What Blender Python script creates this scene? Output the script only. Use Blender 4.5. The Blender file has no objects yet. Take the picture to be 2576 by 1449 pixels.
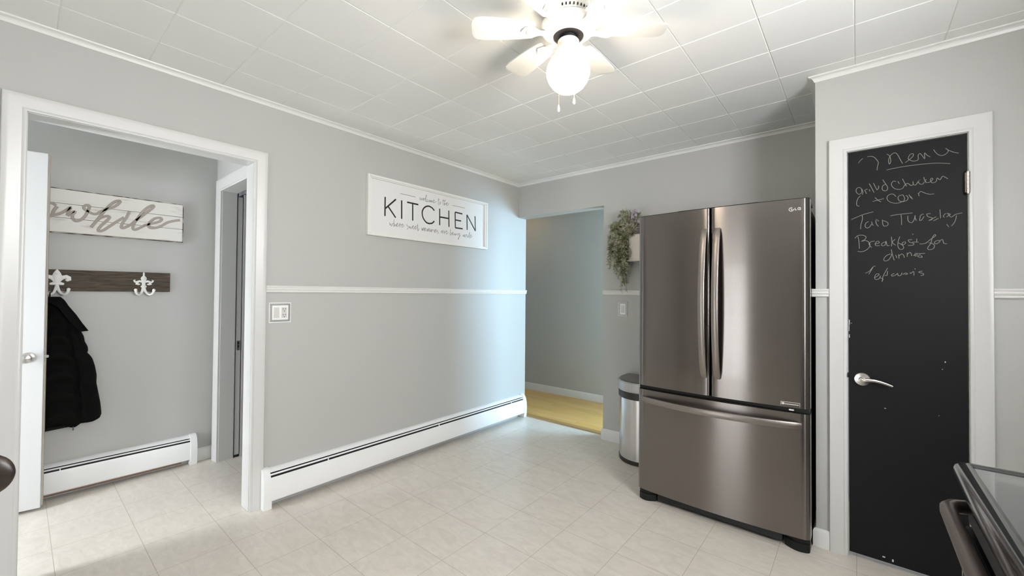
import bpy, bmesh, math, random
from mathutils import Vector, Matrix
random.seed(7)
PI = math.pi
SC = bpy.context.scene
COL = SC.collection

# ------------------------------------------------------------------ camera
W_PX, H_PX = 2576, 1449
F_PX = 1038.53
cam_d = bpy.data.cameras.new('camera')
cam = bpy.data.objects.new('camera', cam_d); COL.objects.link(cam)
cam_d.sensor_fit = 'HORIZONTAL'; cam_d.sensor_width = 36.0
cam_d.lens = F_PX / W_PX * 36.0
cam_d.clip_start = 0.02
CAM = Vector((2.7569, -3.3945, 1.30))
FWD = Vector((-0.64118046, 0.76726641, 0.01377927))
RGT = Vector((0.76738549, 0.64113566, 0.0080357))
UPV = Vector((0.00266886, -0.01572634, 0.99987277))
m = Matrix.Identity(4)
for i in range(3):
    m[i][0] = RGT[i]; m[i][1] = UPV[i]; m[i][2] = -FWD[i]; m[i][3] = CAM[i]
cam.matrix_world = m
SC.camera = cam

# ------------------------------------------------------------------ view, world, light levels
SC.view_settings.view_transform = 'Standard'
SC.view_settings.look = 'None'
SC.view_settings.exposure = EXPOSURE = 1.53
SC.view_settings.gamma = 1.0
SC.view_settings.use_curve_mapping = False
try:
    SC.cycles.max_bounces = 10; SC.cycles.diffuse_bounces = 6
    SC.cycles.sample_clamp_indirect = 6.0
except Exception:
    pass
wd = bpy.data.worlds.new('world'); SC.world = wd; wd.use_nodes = True
wd.node_tree.nodes['Background'].inputs[0].default_value = (0.75, 0.85, 1.0, 1)
wd.node_tree.nodes['Background'].inputs[1].default_value = 1.0
L_GLOBE = 9.5          # ceiling-fan lamp glass
L_BACK = 2.3            # daylight in the window behind the camera
L_SIDE = 11.0            # fill light from the added, unseen window on the right-hand wall
L_HALL = 15.0           # daylight in the hall window
L_MUD = 8.5             # daylight in the glazed mudroom door

# ------------------------------------------------------------------ materials
def mat(name, col, rough=0.5, metal=0.0, spec=0.5, emit=None, es=0.0, coat=0.0, bump=None, aniso=0.0, alpha=None):
    M = bpy.data.materials.new(name); M.use_nodes = True
    nt = M.node_tree; b = nt.nodes['Principled BSDF']
    b.inputs['Base Color'].default_value = (*col, 1)
    b.inputs['Roughness'].default_value = rough
    b.inputs['Metallic'].default_value = metal
    b.inputs['Specular IOR Level'].default_value = spec
    if coat: b.inputs['Coat Weight'].default_value = coat; b.inputs['Coat Roughness'].default_value = 0.08
    if emit:
        b.inputs['Emission Color'].default_value = (*emit, 1); b.inputs['Emission Strength'].default_value = es
    if aniso:
        b.inputs['Anisotropic'].default_value = aniso
        b.inputs['Anisotropic Rotation'].default_value = 0.25
        t = nt.nodes.new('ShaderNodeTangent'); t.direction_type = 'RADIAL'; t.axis = 'Z'
        nt.links.new(t.outputs[0], b.inputs['Tangent'])
    if bump:
        sc_, st_ = bump[:2]
        tc = nt.nodes.new('ShaderNodeTexCoord'); mp = nt.nodes.new('ShaderNodeMapping')
        nz = nt.nodes.new('ShaderNodeTexNoise'); bp = nt.nodes.new('ShaderNodeBump')
        if len(bump) > 2: mp.inputs['Scale'].default_value = bump[2]
        nz.inputs['Scale'].default_value = sc_; nz.inputs['Detail'].default_value = 4
        bp.inputs['Strength'].default_value = st_; bp.inputs['Distance'].default_value = 0.002
        nt.links.new(tc.outputs['Object'], mp.inputs[0]); nt.links.new(mp.outputs[0], nz.inputs['Vector'])
        nt.links.new(nz.outputs['Fac'], bp.inputs['Height']); nt.links.new(bp.outputs[0], b.inputs['Normal'])
    return M

def noise_mix(M, c1, c2, scale, vscale=(1, 1, 1), detail=6, lo=0.35, hi=0.65, dist=0.0):
    """drive the base colour of M by stretched noise between c1 and c2"""
    nt = M.node_tree; b = nt.nodes['Principled BSDF']
    tc = nt.nodes.new('ShaderNodeTexCoord'); mp = nt.nodes.new('ShaderNodeMapping'); mp.inputs['Scale'].default_value = vscale
    nz = nt.nodes.new('ShaderNodeTexNoise'); nz.inputs['Scale'].default_value = scale; nz.inputs['Detail'].default_value = detail
    nz.inputs['Distortion'].default_value = dist
    cr = nt.nodes.new('ShaderNodeValToRGB')
    cr.color_ramp.elements[0].position = lo; cr.color_ramp.elements[0].color = (*c1, 1)
    cr.color_ramp.elements[1].position = hi; cr.color_ramp.elements[1].color = (*c2, 1)
    nt.links.new(tc.outputs['Object'], mp.inputs[0]); nt.links.new(mp.outputs[0], nz.inputs['Vector'])
    nt.links.new(nz.outputs['Fac'], cr.inputs[0]); nt.links.new(cr.outputs[0], b.inputs['Base Color'])
    return cr

PAINT = mat('grey_wall_paint', (0.47, 0.467, 0.448), 0.45, spec=0.35, bump=(180, 0.06))
CEIL = mat('white_ceiling_tile', (0.80, 0.80, 0.78), 0.6, spec=0.3, bump=(120, 0.05))
TRIM = mat('white_trim_gloss', (0.605, 0.60, 0.585), 0.3, spec=0.5)
TRIMW = mat('bright_white_moulding', (0.72, 0.715, 0.695), 0.3)
DOORW = mat('white_door_paint', (0.53, 0.53, 0.525), 0.4)
HEATW = mat('white_enamel', (0.84, 0.845, 0.84), 0.3)
DARK = mat('dark_recess', (0.012, 0.011, 0.012), 0.6)
FIN = mat('dull_metal_fin', (0.18, 0.17, 0.18), 0.45, metal=0.8)
STEEL = mat('black_stainless_steel', (0.215, 0.192, 0.182), 0.235, metal=1.0, aniso=0.95, coat=0.5)
HSTEEL = mat('brushed_handle_steel', (0.31, 0.28, 0.26), 0.36, metal=1.0, aniso=0.4)
NICKEL = mat('satin_nickel', (0.62, 0.59, 0.56), 0.25, metal=1.0)
SILVER = mat('silver_print', (0.72, 0.71, 0.68), 0.35, metal=0.6)
BLACKP = mat('black_plastic', (0.008, 0.008, 0.009), 0.4, spec=0.3)
CABSIDE = mat('dark_grey_cabinet', (0.035, 0.034, 0.032), 0.4)
CHALKB = mat('chalkboard_paint', (0.0095, 0.0095, 0.0103), 0.5, spec=0.17, bump=(220, 0.10))
CHALK = mat('chalk', (0.27, 0.26, 0.23), 0.9, spec=0.1)
PLATEW = mat('white_plastic', (0.86, 0.86, 0.85), 0.3)
PLATEG = mat('grey_white_plastic', (0.62, 0.60, 0.58), 0.35)
RIM = mat('brushed_plate_rim', (0.36, 0.35, 0.34), 0.3, metal=1.0)
INK = mat('black_lettering', (0.012, 0.012, 0.012), 0.5)
INKG = mat('grey_lettering', (0.16, 0.16, 0.155), 0.6)
SIGNW = mat('white_sign_board', (0.74, 0.735, 0.72), 0.5)
SIGNF = mat('whitewashed_wood', (0.76, 0.755, 0.72), 0.5)
TAUPE = mat('taupe_lettering', (0.37, 0.325, 0.29), 0.7)
PLANKW = mat('distressed_white_plank', (0.72, 0.70, 0.66), 0.6)
noise_mix(PLANKW, (0.5, 0.47, 0.42), (0.72, 0.70, 0.66), 3.0, (1, 2.2, 14), 6, 0.24, 0.42)
PLANKE = mat('bare_plank_edge', (0.2, 0.15, 0.11), 0.7)
noise_mix(PLANKE, (0.10, 0.07, 0.05), (0.62, 0.58, 0.52), 5.0, (1, 3, 3), 4, 0.42, 0.66)
BARN = mat('brown_barn_wood', (0.08, 0.055, 0.04), 0.7)
noise_mix(BARN, (0.022, 0.016, 0.010), (0.115, 0.083, 0.054), 4.0, (1, 2.0, 26), 8, 0.3, 0.7, 0.8)
IRONW = mat('white_cast_iron', (0.80, 0.79, 0.77), 0.4, bump=(90, 0.15))
COATM = mat('black_coat_nylon', (0.0035, 0.0037, 0.0033), 0.8, spec=0.08, bump=(26, 0.5))
LEAF = mat('faded_green_leaf', (0.20, 0.21, 0.10), 0.7)
noise_mix(LEAF, (0.20, 0.215, 0.10), (0.60, 0.58, 0.46), 22.0, (1, 1, 1), 3, 0.35, 0.72)
STEMM = mat('brown_stem', (0.16, 0.13, 0.08), 0.8)
PETAL = mat('lavender_petal', (0.40, 0.34, 0.40), 0.8)
MOSS = mat('grey_brown_moss', (0.12, 0.11, 0.10), 0.95)
noise_mix(MOSS, (0.05, 0.045, 0.04), (0.24, 0.22, 0.21), 60.0)
CREAM = mat('cream_painted_wood', (0.68, 0.62, 0.56), 0.5)
CANS = mat('can_stainless', (0.62, 0.615, 0.61), 0.25, metal=1.0, aniso=0.5)
CANL = mat('silver_plastic', (0.50, 0.50, 0.50), 0.35, metal=0.3)
CANG = mat('grey_lid_plastic', (0.16, 0.15, 0.145), 0.35)
CAND = mat('brown_black_plastic', (0.03, 0.024, 0.02), 0.4)
FANW = mat('white_fan_enamel', (0.80, 0.79, 0.76), 0.25)
GLASSTOP = mat('black_ceramic_glass', (0.010, 0.010, 0.011), 0.04, spec=0.8, coat=1.0)
STOVEB = mat('black_gloss_enamel', (0.010, 0.010, 0.010), 0.12, spec=0.6, coat=0.6)
OVENF = mat('black_oven_front', (0.006, 0.006, 0.007), 0.42, spec=0.22)
STOVEH = mat('grey_brown_handle', (0.20, 0.17, 0.16), 0.3, metal=0.7)
CHAIRW = mat('dark_stained_wood', (0.055, 0.03, 0.02), 0.35)
noise_mix(CHAIRW, (0.018, 0.011, 0.008), (0.05, 0.030, 0.021), 3.0, (14, 1, 14), 5)
def cloth(name, col, tr):
    M = mat(name, col, 0.9, spec=0.1); nt = M.node_tree
    t = nt.nodes.new('ShaderNodeBsdfTranslucent'); t.inputs['Color'].default_value = (*tr, 1)
    x = nt.nodes.new('ShaderNodeMixShader'); x.inputs[0].default_value = 0.5
    nt.links.new(nt.nodes['Principled BSDF'].outputs[0], x.inputs[1]); nt.links.new(t.outputs[0], x.inputs[2])
    nt.links.new(x.outputs[0], nt.nodes['Material Output'].inputs[0])
    return M
LINEN = cloth('pale_roman_shade', (0.62, 0.60, 0.55), (0.7, 0.68, 0.62))
PINK = cloth('pink_curtain', (0.65, 0.25, 0.32), (0.8, 0.30, 0.42))

def floor_tile():
    M = mat('beige_vinyl_tile', (0.6, 0.57, 0.52), 0.32, spec=0.45)
    nt = M.node_tree; N = nt.nodes.new; Lk = nt.links.new; b = nt.nodes['Principled BSDF']
    tc = N('ShaderNodeTexCoord')
    nz = N('ShaderNodeTexNoise'); nz.inputs['Scale'].default_value = 7; nz.inputs['Detail'].default_value = 9; nz.inputs['Distortion'].default_value = 1.6
    nz.inputs['Roughness'].default_value = 0.68
    mp = N('ShaderNodeMapping'); mp.inputs['Rotation'].default_value = (0, 0, 0.6); mp.inputs['Scale'].default_value = (1.0, 2.3, 1)
    Lk(tc.outputs['Object'], mp.inputs[0]); Lk(mp.outputs[0], nz.inputs['Vector'])
    cr = N('ShaderNodeValToRGB')
    e = cr.color_ramp.elements
    e[0].position = 0.33; e[0].color = (0.625, 0.575, 0.51, 1); e[1].position = 0.66; e[1].color = (0.73, 0.682, 0.61, 1)
    Lk(nz.outputs['Fac'], cr.inputs[0])
    sp = N('ShaderNodeSeparateXYZ'); Lk(tc.outputs['Object'], sp.inputs[0])
    def lines(out, off, pitch):
        a = N('ShaderNodeMath'); a.operation = 'SUBTRACT'; a.inputs[1].default_value = off - pitch / 2; Lk(out, a.inputs[0])
        c = N('ShaderNodeMath'); c.operation = 'FLOORED_MODULO'; c.inputs[1].default_value = pitch; Lk(a.outputs[0], c.inputs[0])
        d = N('ShaderNodeMath'); d.operation = 'SUBTRACT'; d.inputs[1].default_value = pitch / 2; Lk(c.outputs[0], d.inputs[0])
        f = N('ShaderNodeMath'); f.operation = 'ABSOLUTE'; Lk(d.outputs[0], f.inputs[0])
        return f.outputs[0]
    lx = lines(sp.outputs['X'], -0.035, 0.3097); ly = lines(sp.outputs['Y'], -2.355, 0.3035)
    mn = N('ShaderNodeMath'); mn.operation = 'MINIMUM'; Lk(lx, mn.inputs[0]); Lk(ly, mn.inputs[1])
    ls = N('ShaderNodeMath'); ls.operation = 'LESS_THAN'; ls.inputs[1].default_value = 0.0013; Lk(mn.outputs[0], ls.inputs[0])
    mx = N('ShaderNodeMix'); mx.data_type = 'RGBA'; Lk(ls.outputs[0], mx.inputs['Factor'])
    Lk(cr.outputs[0], mx.inputs['A']); mx.inputs['B'].default_value = (0.45, 0.40, 0.335, 1)
    Lk(mx.outputs['Result'], b.inputs['Base Color'])
    bp = N('ShaderNodeBump'); bp.inputs['Strength'].default_value = 0.22; bp.inputs['Distance'].default_value = 0.004
    Lk(nz.outputs['Fac'], bp.inputs['Height']); Lk(bp.outputs[0], b.inputs['Normal'])
    return M
TILE = floor_tile()

def wood_floor():
    M = mat('honey_oak_strip', (0.5, 0.3, 0.1), 0.3)
    nt = M.node_tree; N = nt.nodes.new; Lk = nt.links.new; b = nt.nodes['Principled BSDF']
    tc = N('ShaderNodeTexCoord')
    br = N('ShaderNodeTexBrick'); br.inputs['Scale'].default_value = 1.0
    br.inputs['Brick Width'].default_value = 0.9; br.inputs['Row Height'].default_value = 0.058; br.inputs['Mortar Size'].default_value = 0.0008
    br.inputs['Color1'].default_value = (0.90, 0.50, 0.13, 1); br.inputs['Color2'].default_value = (0.98, 0.64, 0.24, 1); br.inputs['Mortar'].default_value = (0.33, 0.19, 0.07, 1)
    br.offset = 0.37
    Lk(tc.outputs['Object'], br.inputs['Vector'])
    mp = N('ShaderNodeMapping'); mp.inputs['Scale'].default_value = (1.2, 22, 1); Lk(tc.outputs['Object'], mp.inputs[0])
    nz = N('ShaderNodeTexNoise'); nz.inputs['Scale'].default_value = 3; nz.inputs['Detail'].default_value = 6; Lk(mp.outputs[0], nz.inputs['Vector'])
    mx = N('ShaderNodeMix'); mx.data_type = 'RGBA'; mx.blend_type = 'MULTIPLY'; mx.inputs['Factor'].default_value = 0.45
    Lk(br.outputs['Color'], mx.inputs['A']); Lk(nz.outputs['Fac'], mx.inputs['B'])
    Lk(mx.outputs['Result'], b.inputs['Base Color'])
    return M
OAK = wood_floor()

def daylight(name, col, strength, view=False):
    """a window filled by the bright outdoors (lit window)"""
    M = bpy.data.materials.new(name); M.use_nodes = True
    nt = M.node_tree; nt.nodes.clear(); N = nt.nodes.new
    out = N('ShaderNodeOutputMaterial'); em = N('ShaderNodeEmission'); em.inputs['Strength'].default_value = strength
    em.inputs['Color'].default_value = (*col, 1)
    nt.links.new(em.outputs[0], out.inputs[0])
    if view:   # bare trees against snow and sky
        tc = N('ShaderNodeTexCoord'); mp = N('ShaderNodeMapping'); mp.inputs['Scale'].default_value = (9, 9, 1.6)
        nz = N('ShaderNodeTexNoise'); nz.inputs['Scale'].default_value = 2.2; nz.inputs['Detail'].default_value = 7; nz.inputs['Distortion'].default_value = 1.5
        cr = N('ShaderNodeValToRGB'); e = cr.color_ramp.elements
        e[0].position = 0.36; e[0].color = (col[0]*.45, col[1]*.47, col[2]*.42, 1); e[1].position = 0.52; e[1].color = (*col, 1)
        nt.links.new(tc.outputs['Object'], mp.inputs[0]); nt.links.new(mp.outputs[0], nz.inputs['Vector'])
        nt.links.new(nz.outputs['Fac'], cr.inputs[0]); nt.links.new(cr.outputs[0], em.inputs['Color'])
    return M
DAY_BACK = daylight('daylight_back', (0.93, 0.98, 1.0), L_BACK, True)
FILL_SIDE = daylight('fill_light_side', (0.97, 0.98, 1.0), L_SIDE)
DAY_HALL = daylight('daylight_hall', (0.46, 0.74, 1.0), L_HALL)
DAY_MUD = daylight('daylight_mudroom', (0.90, 0.96, 1.0), L_MUD)
GLOBE = mat('lit_opal_glass', (0.95, 0.94, 0.9), 0.3, emit=(1.0, 0.86, 0.66), es=L_GLOBE)

# ------------------------------------------------------------------ mesh helpers
class MB:
    def __init__(s): s.v = []; s.f = []
    def add(s, vs, fs):
        n = len(s.v); s.v += [tuple(p) for p in vs]; s.f += [tuple(i + n for i in f) for f in fs]; return s
    def box(s, x0, x1, y0, y1, z0, z1):
        v = [(x, y, z) for x in (x0, x1) for y in (y0, y1) for z in (z0, z1)]
        return s.add(v, [(0, 1, 3, 2), (4, 6, 7, 5), (0, 4, 5, 1), (2, 3, 7, 6), (0, 2, 6, 4), (1, 5, 7, 3)])
    def obox(s, c, ux, uy, uz, hx, hy, hz):
        c, ux, uy, uz = Vector(c), Vector(ux), Vector(uy), Vector(uz)
        v = [c + ux*hx*a + uy*hy*b + uz*hz*d for a in (-1, 1) for b in (-1, 1) for d in (-1, 1)]
        return s.add(v, [(0, 1, 3, 2), (4, 6, 7, 5), (0, 4, 5, 1), (2, 3, 7, 6), (0, 2, 6, 4), (1, 5, 7, 3)])
    def loft(s, rings, closed=True, cap=True):
        n = len(rings[0]); vs = [p for r in rings for p in r]; fs = []
        for i in range(len(rings) - 1):
            for j in range(n if closed else n - 1):
                a = i*n + j; b = i*n + (j + 1) % n
                fs.append((a, b, b + n, a + n))
        if cap and closed:
            fs.append(tuple(range(n))[::-1]); fs.append(tuple((len(rings) - 1)*n + j for j in range(n)))
        return s.add(vs, fs)
    def tube(s, path, r, seg=8, flat=None, up=(0, 0, 1)):
        """round tube along path; r = radius or list; flat = (direction, factor)"""
        P = [Vector(p) for p in path]; R = r if isinstance(r, (list, tuple)) else [r]*len(P)
        rings = []; prev = None
        for i, p in enumerate(P):
            t = (P[min(i + 1, len(P) - 1)] - P[max(i - 1, 0)])
            if t.length < 1e-9: t = Vector((0, 0, 1))
            t.normalize()
            if prev is None:
                a = Vector(up)
                if abs(a.dot(t)) > 0.95: a = Vector((1, 0, 0)) if abs(t.x) < 0.9 else Vector((0, 1, 0))
                n = (a - t*a.dot(t)).normalized()
            else:
                n = (prev - t*prev.dot(t))
                n = n.normalized() if n.length > 1e-6 else prev
            prev = n; b = t.cross(n)
            rings.append([p + (n*math.cos(2*PI*k/seg) + b*math.sin(2*PI*k/seg))*R[i] for k in range(seg)])
        if flat:
            d = Vector(flat[0]); k = flat[1]
            rings = [[q - d*((q - P[i]).dot(d))*(1 - k) for q in rg] for i, rg in enumerate(rings)]
        return s.loft(rings)
    def ribbon(s, path, half_w, half_t, wdir, tdir):
        """rectangular bar along path; half_w/half_t may be lists; wdir, tdir fixed vectors or lists"""
        P = [Vector(p) for p in path]; n = len(P); rings = []
        g = lambda q, i: q[i] if isinstance(q, list) else q
        for i, p in enumerate(P):
            w = Vector(g(wdir, i))*g(half_w, i); t = Vector(g(tdir, i))*g(half_t, i)
            k = 0.85
            rings.append([p - w - t*k, p - w*k - t, p + w*k - t, p + w - t*k, p + w + t*k, p + w*k + t, p - w*k + t, p - w + t*k])
        return s.loft(rings)
    def lathe(s, prof, c, axis='z', seg=32):
        cx, cy, cz = c; rings = []
        for r, h in prof:
            rg = []
            for k in range(seg):
                a = 2*PI*k/seg; u, w = r*math.cos(a), r*math.sin(a)
                rg.append({'z': (cx + u, cy + w, cz + h), 'x': (cx + h, cy + u, cz + w), 'y': (cx + u, cy + h, cz + w)}[axis])
            rings.append(rg)
        return s.loft(rings)
    def prism(s, poly, axis, a, b):
        f = {'z': lambda p, h: (p[0], p[1], h), 'x': lambda p, h: (h, p[0], p[1]), 'y': lambda p, h: (p[0], h, p[1])}[axis]
        return s.loft([[f(p, a) for p in poly], [f(p, b) for p in poly]])
    def ball(s, c, rx, ry=None, rz=None, seg=14, rings=8):
        ry = ry or rx; rz = rz or rx; R = []
        for i in range(rings + 1):
            t = PI*i/rings; q = max(math.sin(t), 1e-3)
            R.append([(c[0] + rx*q*math.cos(2*PI*k/seg), c[1] + ry*q*math.sin(2*PI*k/seg), c[2] - rz*math.cos(t)) for k in range(seg)])
        return s.loft(R)
    def strokes(s, data, w, plane, base, t):
        """raised handwriting: data = polylines in mm on a plane; plane 'x' -> (y,z), 'y' -> (x,z)"""
        for k, st in enumerate(data):
            P = smooth(st, 4) if len(st) > 2 else [(a/1000., b/1000.) for a, b in st]
            n = len(P); rings = []
            for i, (a, b) in enumerate(P):
                a0, b0 = P[max(i - 1, 0)]; a1, b1 = P[min(i + 1, n - 1)]
                dx, dy = a1 - a0, b1 - b0; l = math.hypot(dx, dy) or 1e-6
                nx, ny = -dy/l*w/2, dx/l*w/2
                tt = t*(1 + 0.15*(k % 5))
                top = base + tt if t > 0 else base + tt
                q = lambda u, v, h: (h, u, v) if plane == 'x' else (u, h, v)
                rings.append([q(a - nx, b - ny, base), q(a - nx*.8, b - ny*.8, top), q(a + nx*.8, b + ny*.8, top), q(a + nx, b + ny, base)])
            s.loft(rings)
        return s
    def build(s, name, material, parent=None, bevel=0.0, seg=2, sharp=35, smoothed=True, flip=False):
        me = bpy.data.meshes.new(name)
        off = world_loc(parent) if parent else Vector((0, 0, 0))
        me.from_pydata([Vector(p) - off for p in s.v], [], s.f)
        bm = bmesh.new(); bm.from_mesh(me)
        bmesh.ops.recalc_face_normals(bm, faces=bm.faces)
        if bevel:
            ed = [e for e in bm.edges if len(e.link_faces) == 2 and e.calc_face_angle(0) > math.radians(40)]
            bmesh.ops.bevel(bm, geom=ed, offset=bevel, segments=seg, affect='EDGES', clamp_overlap=True)
        bm.to_mesh(me); bm.free()
        if smoothed:
            me.shade_smooth()
            me.set_sharp_from_angle(angle=math.radians(sharp))
        me.materials.append(material)
        o = bpy.data.objects.new(name, me); COL.objects.link(o)
        if parent: o.parent = parent
        return o

def world_loc(o):
    p = Vector((0, 0, 0))
    while o: p += Vector(o.location); o = o.parent
    return p

def smooth(st, k):
    P = [(a/1000., b/1000.) for a, b in st]; n = len(P); out = []
    for i in range(n - 1):
        p0 = P[max(i - 1, 0)]; p1 = P[i]; p2 = P[i + 1]; p3 = P[min(i + 2, n - 1)]
        for j in range(k):
            t = j/k
            out.append(tuple(0.5*((2*p1[d]) + (-p0[d] + p2[d])*t + (2*p0[d] - 5*p1[d] + 4*p2[d] - p3[d])*t*t + (-p0[d] + 3*p1[d] - 3*p2[d] + p3[d])*t**3) for d in (0, 1)))
    out.append(P[-1]); return out

def thing(name, label, cat, loc=(0, 0, 0), group=None):
    o = bpy.data.objects.new(name, None); COL.objects.link(o); o.location = loc
    o.empty_display_size = 0.1
    o['label'] = label; o['category'] = cat
    if group: o['group'] = group
    return o
def struct(o, label=None, cat=None):
    o['kind'] = 'structure'
    if label: o['label'] = label
    if cat: o['category'] = cat
    return o
def sroot(name, loc, label, cat):
    return struct(thing(name, label, cat, loc))

def sweep(path, prof):
    """sweep a (d,z) profile along a floor-plan path, mitred; d grows to the right of travel"""
    n = len(path); rings = []
    for i, p in enumerate(path):
        p = Vector(p); dirs = []
        if i > 0: dirs.append((p - Vector(path[i - 1])).normalized())
        if i < n - 1: dirs.append((Vector(path[i + 1]) - p).normalized())
        nr = [Vector((d.y, -d.x)) for d in dirs]
        if len(nr) == 1: off = nr[0]
        else:
            b = (nr[0] + nr[1]); off = b / (1 + nr[0].dot(nr[1]))
        rings.append([(p.x + off.x*d, p.y + off.y*d, z) for d, z in prof])
    return MB().loft(rings)

def casing(plane, val, sign, a0, a1, top, prof, bottom=0.0):
    """door casing round an opening; plane 'x': a = y, plane 'y': a = x; prof = (s outward, d proud)"""
    rings = []
    for (a, z, da, dz) in ((a0, bottom, -1, 0), (a0, top, -1, 1), (a1, top, 1, 1), (a1, bottom, 1, 0)):
        rg = []
        for s_, d in prof:
            u, v, h = a + da*s_, z + dz*s_, val + sign*d
            rg.append((h, u, v) if plane == 'x' else (u, h, v))
        rings.append(rg)
    return MB().loft(rings)
CASING = [(0, 0), (0, .011), (.003, .013), (.011, .013), (.014, .011), (.050, .017), (.062, .019), (.068, .018), (.071, .014), (.071, 0)]
# ------------------------------------------------------------------ handwriting traced in millimetres on its own wall or door plane
KITCHEN_STROKES=[[(-1620,2026),(-1620,1881)],[(-1525,2025),(-1617,1939)],[(-1593,1958),(-1525,1882)],[(-1472,2026),(-1470,1881)],[(-1421,2021),(-1312,2020)],[(-1367,2019),(-1365,1882)],[(-1087,2024),(-1085,1882)],[(-984,2024),(-980,1881)],[(-1086,1953),(-983,1954)],[(-910,2022),(-905,1882)],[(-910,2022),(-822,2019)],[(-907,1953),(-837,1953)],[(-905,1883),(-816,1885)],[(-765,2020),(-760,1882)],[(-764,2020),(-653,1884)],[(-660,2023),(-654,1884)]]
KITCHEN_C=[[(-1145,1998),(-1170,2017),(-1198,2025),(-1215,2024),(-1238,2015),(-1258,1997),(-1270,1973),(-1271,1951),(-1265,1926),(-1249,1903),(-1227,1886),(-1205,1881),(-1186,1883),(-1166,1889),(-1144,1909)]]
KITCHEN_RULES=[[(-1487,2078),(-1340,2077)],[(-943,2077),(-793,2077)]]
WELCOME=[[(-1296,2084),(-1299,2076),(-1292,2061),(-1283,2079),(-1278,2062),(-1265,2082)],[(-1262,2070),(-1251,2080),(-1255,2084),(-1263,2073),(-1259,2064),(-1245,2071)],[(-1245,2071),(-1230,2108),(-1233,2110),(-1236,2084),(-1236,2060),(-1227,2063)],[(-1215,2080),(-1223,2074),(-1225,2062),(-1217,2060),(-1207,2070)],[(-1197,2079),(-1204,2068),(-1198,2062),(-1191,2071),(-1195,2079)],[(-1186,2079),(-1186,2064),(-1177,2079),(-1176,2063),(-1167,2079),(-1165,2063)],[(-1157,2071),(-1146,2084),(-1152,2088),(-1157,2071),(-1150,2062),(-1125,2080)],[(-1098,2114),(-1102,2089),(-1100,2060),(-1091,2058)],[(-1109,2094),(-1088,2101)],[(-1082,2083),(-1089,2070),(-1083,2064),(-1074,2076),(-1081,2084)],[(-1047,2114),(-1051,2085),(-1046,2059)],[(-1058,2096),(-1025,2102)],[(-1025,2114),(-1034,2088),(-1036,2060),(-1027,2082),(-1020,2068)],[(-1015,2073),(-1001,2087),(-1005,2091),(-1014,2076),(-1007,2063),(-981,2087)]]
WHERE=[[(-1579,1838),(-1576,1817),(-1568,1828),(-1561,1811),(-1553,1832)],[(-1553,1832),(-1537,1836)],[(-1539,1867),(-1541,1811),(-1531,1830),(-1525,1815)],[(-1523,1817),(-1505,1838),(-1510,1841),(-1519,1823),(-1509,1815),(-1493,1833)],[(-1488,1846),(-1487,1812),(-1485,1831),(-1477,1837),(-1472,1831)],[(-1470,1827),(-1458,1839),(-1462,1842),(-1468,1831),(-1465,1814),(-1445,1836)],[(-1418,1845),(-1423,1836),(-1408,1829),(-1410,1811),(-1420,1806)],[(-1402,1836),(-1396,1816),(-1390,1831),(-1382,1813),(-1375,1833)],[(-1371,1823),(-1357,1839),(-1362,1842),(-1368,1825),(-1359,1814),(-1349,1826)],[(-1347,1826),(-1332,1839),(-1337,1841),(-1345,1826),(-1338,1815),(-1323,1833)],[(-1317,1862),(-1316,1830),(-1312,1805),(-1302,1826)],[(-1325,1847),(-1311,1846)],[(-1276,1837),(-1271,1814),(-1266,1833),(-1263,1813),(-1253,1842),(-1251,1813)],[(-1247,1821),(-1234,1837),(-1240,1839),(-1245,1823),(-1240,1813),(-1229,1823)],[(-1223,1835),(-1220,1813),(-1212,1834),(-1209,1814),(-1199,1843),(-1196,1814)],[(-1186,1832),(-1190,1817),(-1183,1814),(-1179,1827),(-1186,1832)],[(-1175,1839),(-1171,1813),(-1166,1832),(-1150,1834)],[(-1150,1834),(-1146,1816)],[(-1142,1821),(-1126,1837),(-1132,1840),(-1139,1825),(-1134,1813),(-1119,1827)],[(-1107,1840),(-1117,1825),(-1101,1822),(-1102,1810),(-1110,1808)],[(-1054,1841),(-1066,1834),(-1066,1820),(-1056,1829),(-1053,1841),(-1050,1813)],[(-1039,1846),(-1034,1813),(-1032,1832),(-1022,1837)],[(-1018,1828),(-1002,1841),(-1009,1843),(-1015,1828),(-1006,1814),(-988,1833)],[(-961,1864),(-966,1836),(-966,1810),(-953,1818),(-949,1830),(-961,1827)],[(-945,1821),(-930,1834),(-938,1837),(-943,1821),(-934,1814),(-922,1824)],[(-917,1832),(-914,1817),(-907,1826)],[(-907,1833),(-903,1816),(-892,1833),(-888,1818)],[(-865,1838),(-878,1831),(-872,1820),(-859,1833),(-853,1838),(-861,1797),(-869,1783),(-869,1796),(-840,1825)],[(-813,1830),(-809,1817),(-804,1829),(-802,1816),(-794,1837),(-791,1815)],[(-770,1839),(-785,1828),(-788,1811),(-775,1823),(-763,1838),(-761,1811)],[(-746,1830),(-754,1819),(-744,1818),(-728,1865),(-732,1824),(-730,1807)],[(-722,1821),(-705,1839),(-714,1841),(-722,1823),(-713,1813),(-694,1834)]]
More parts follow.
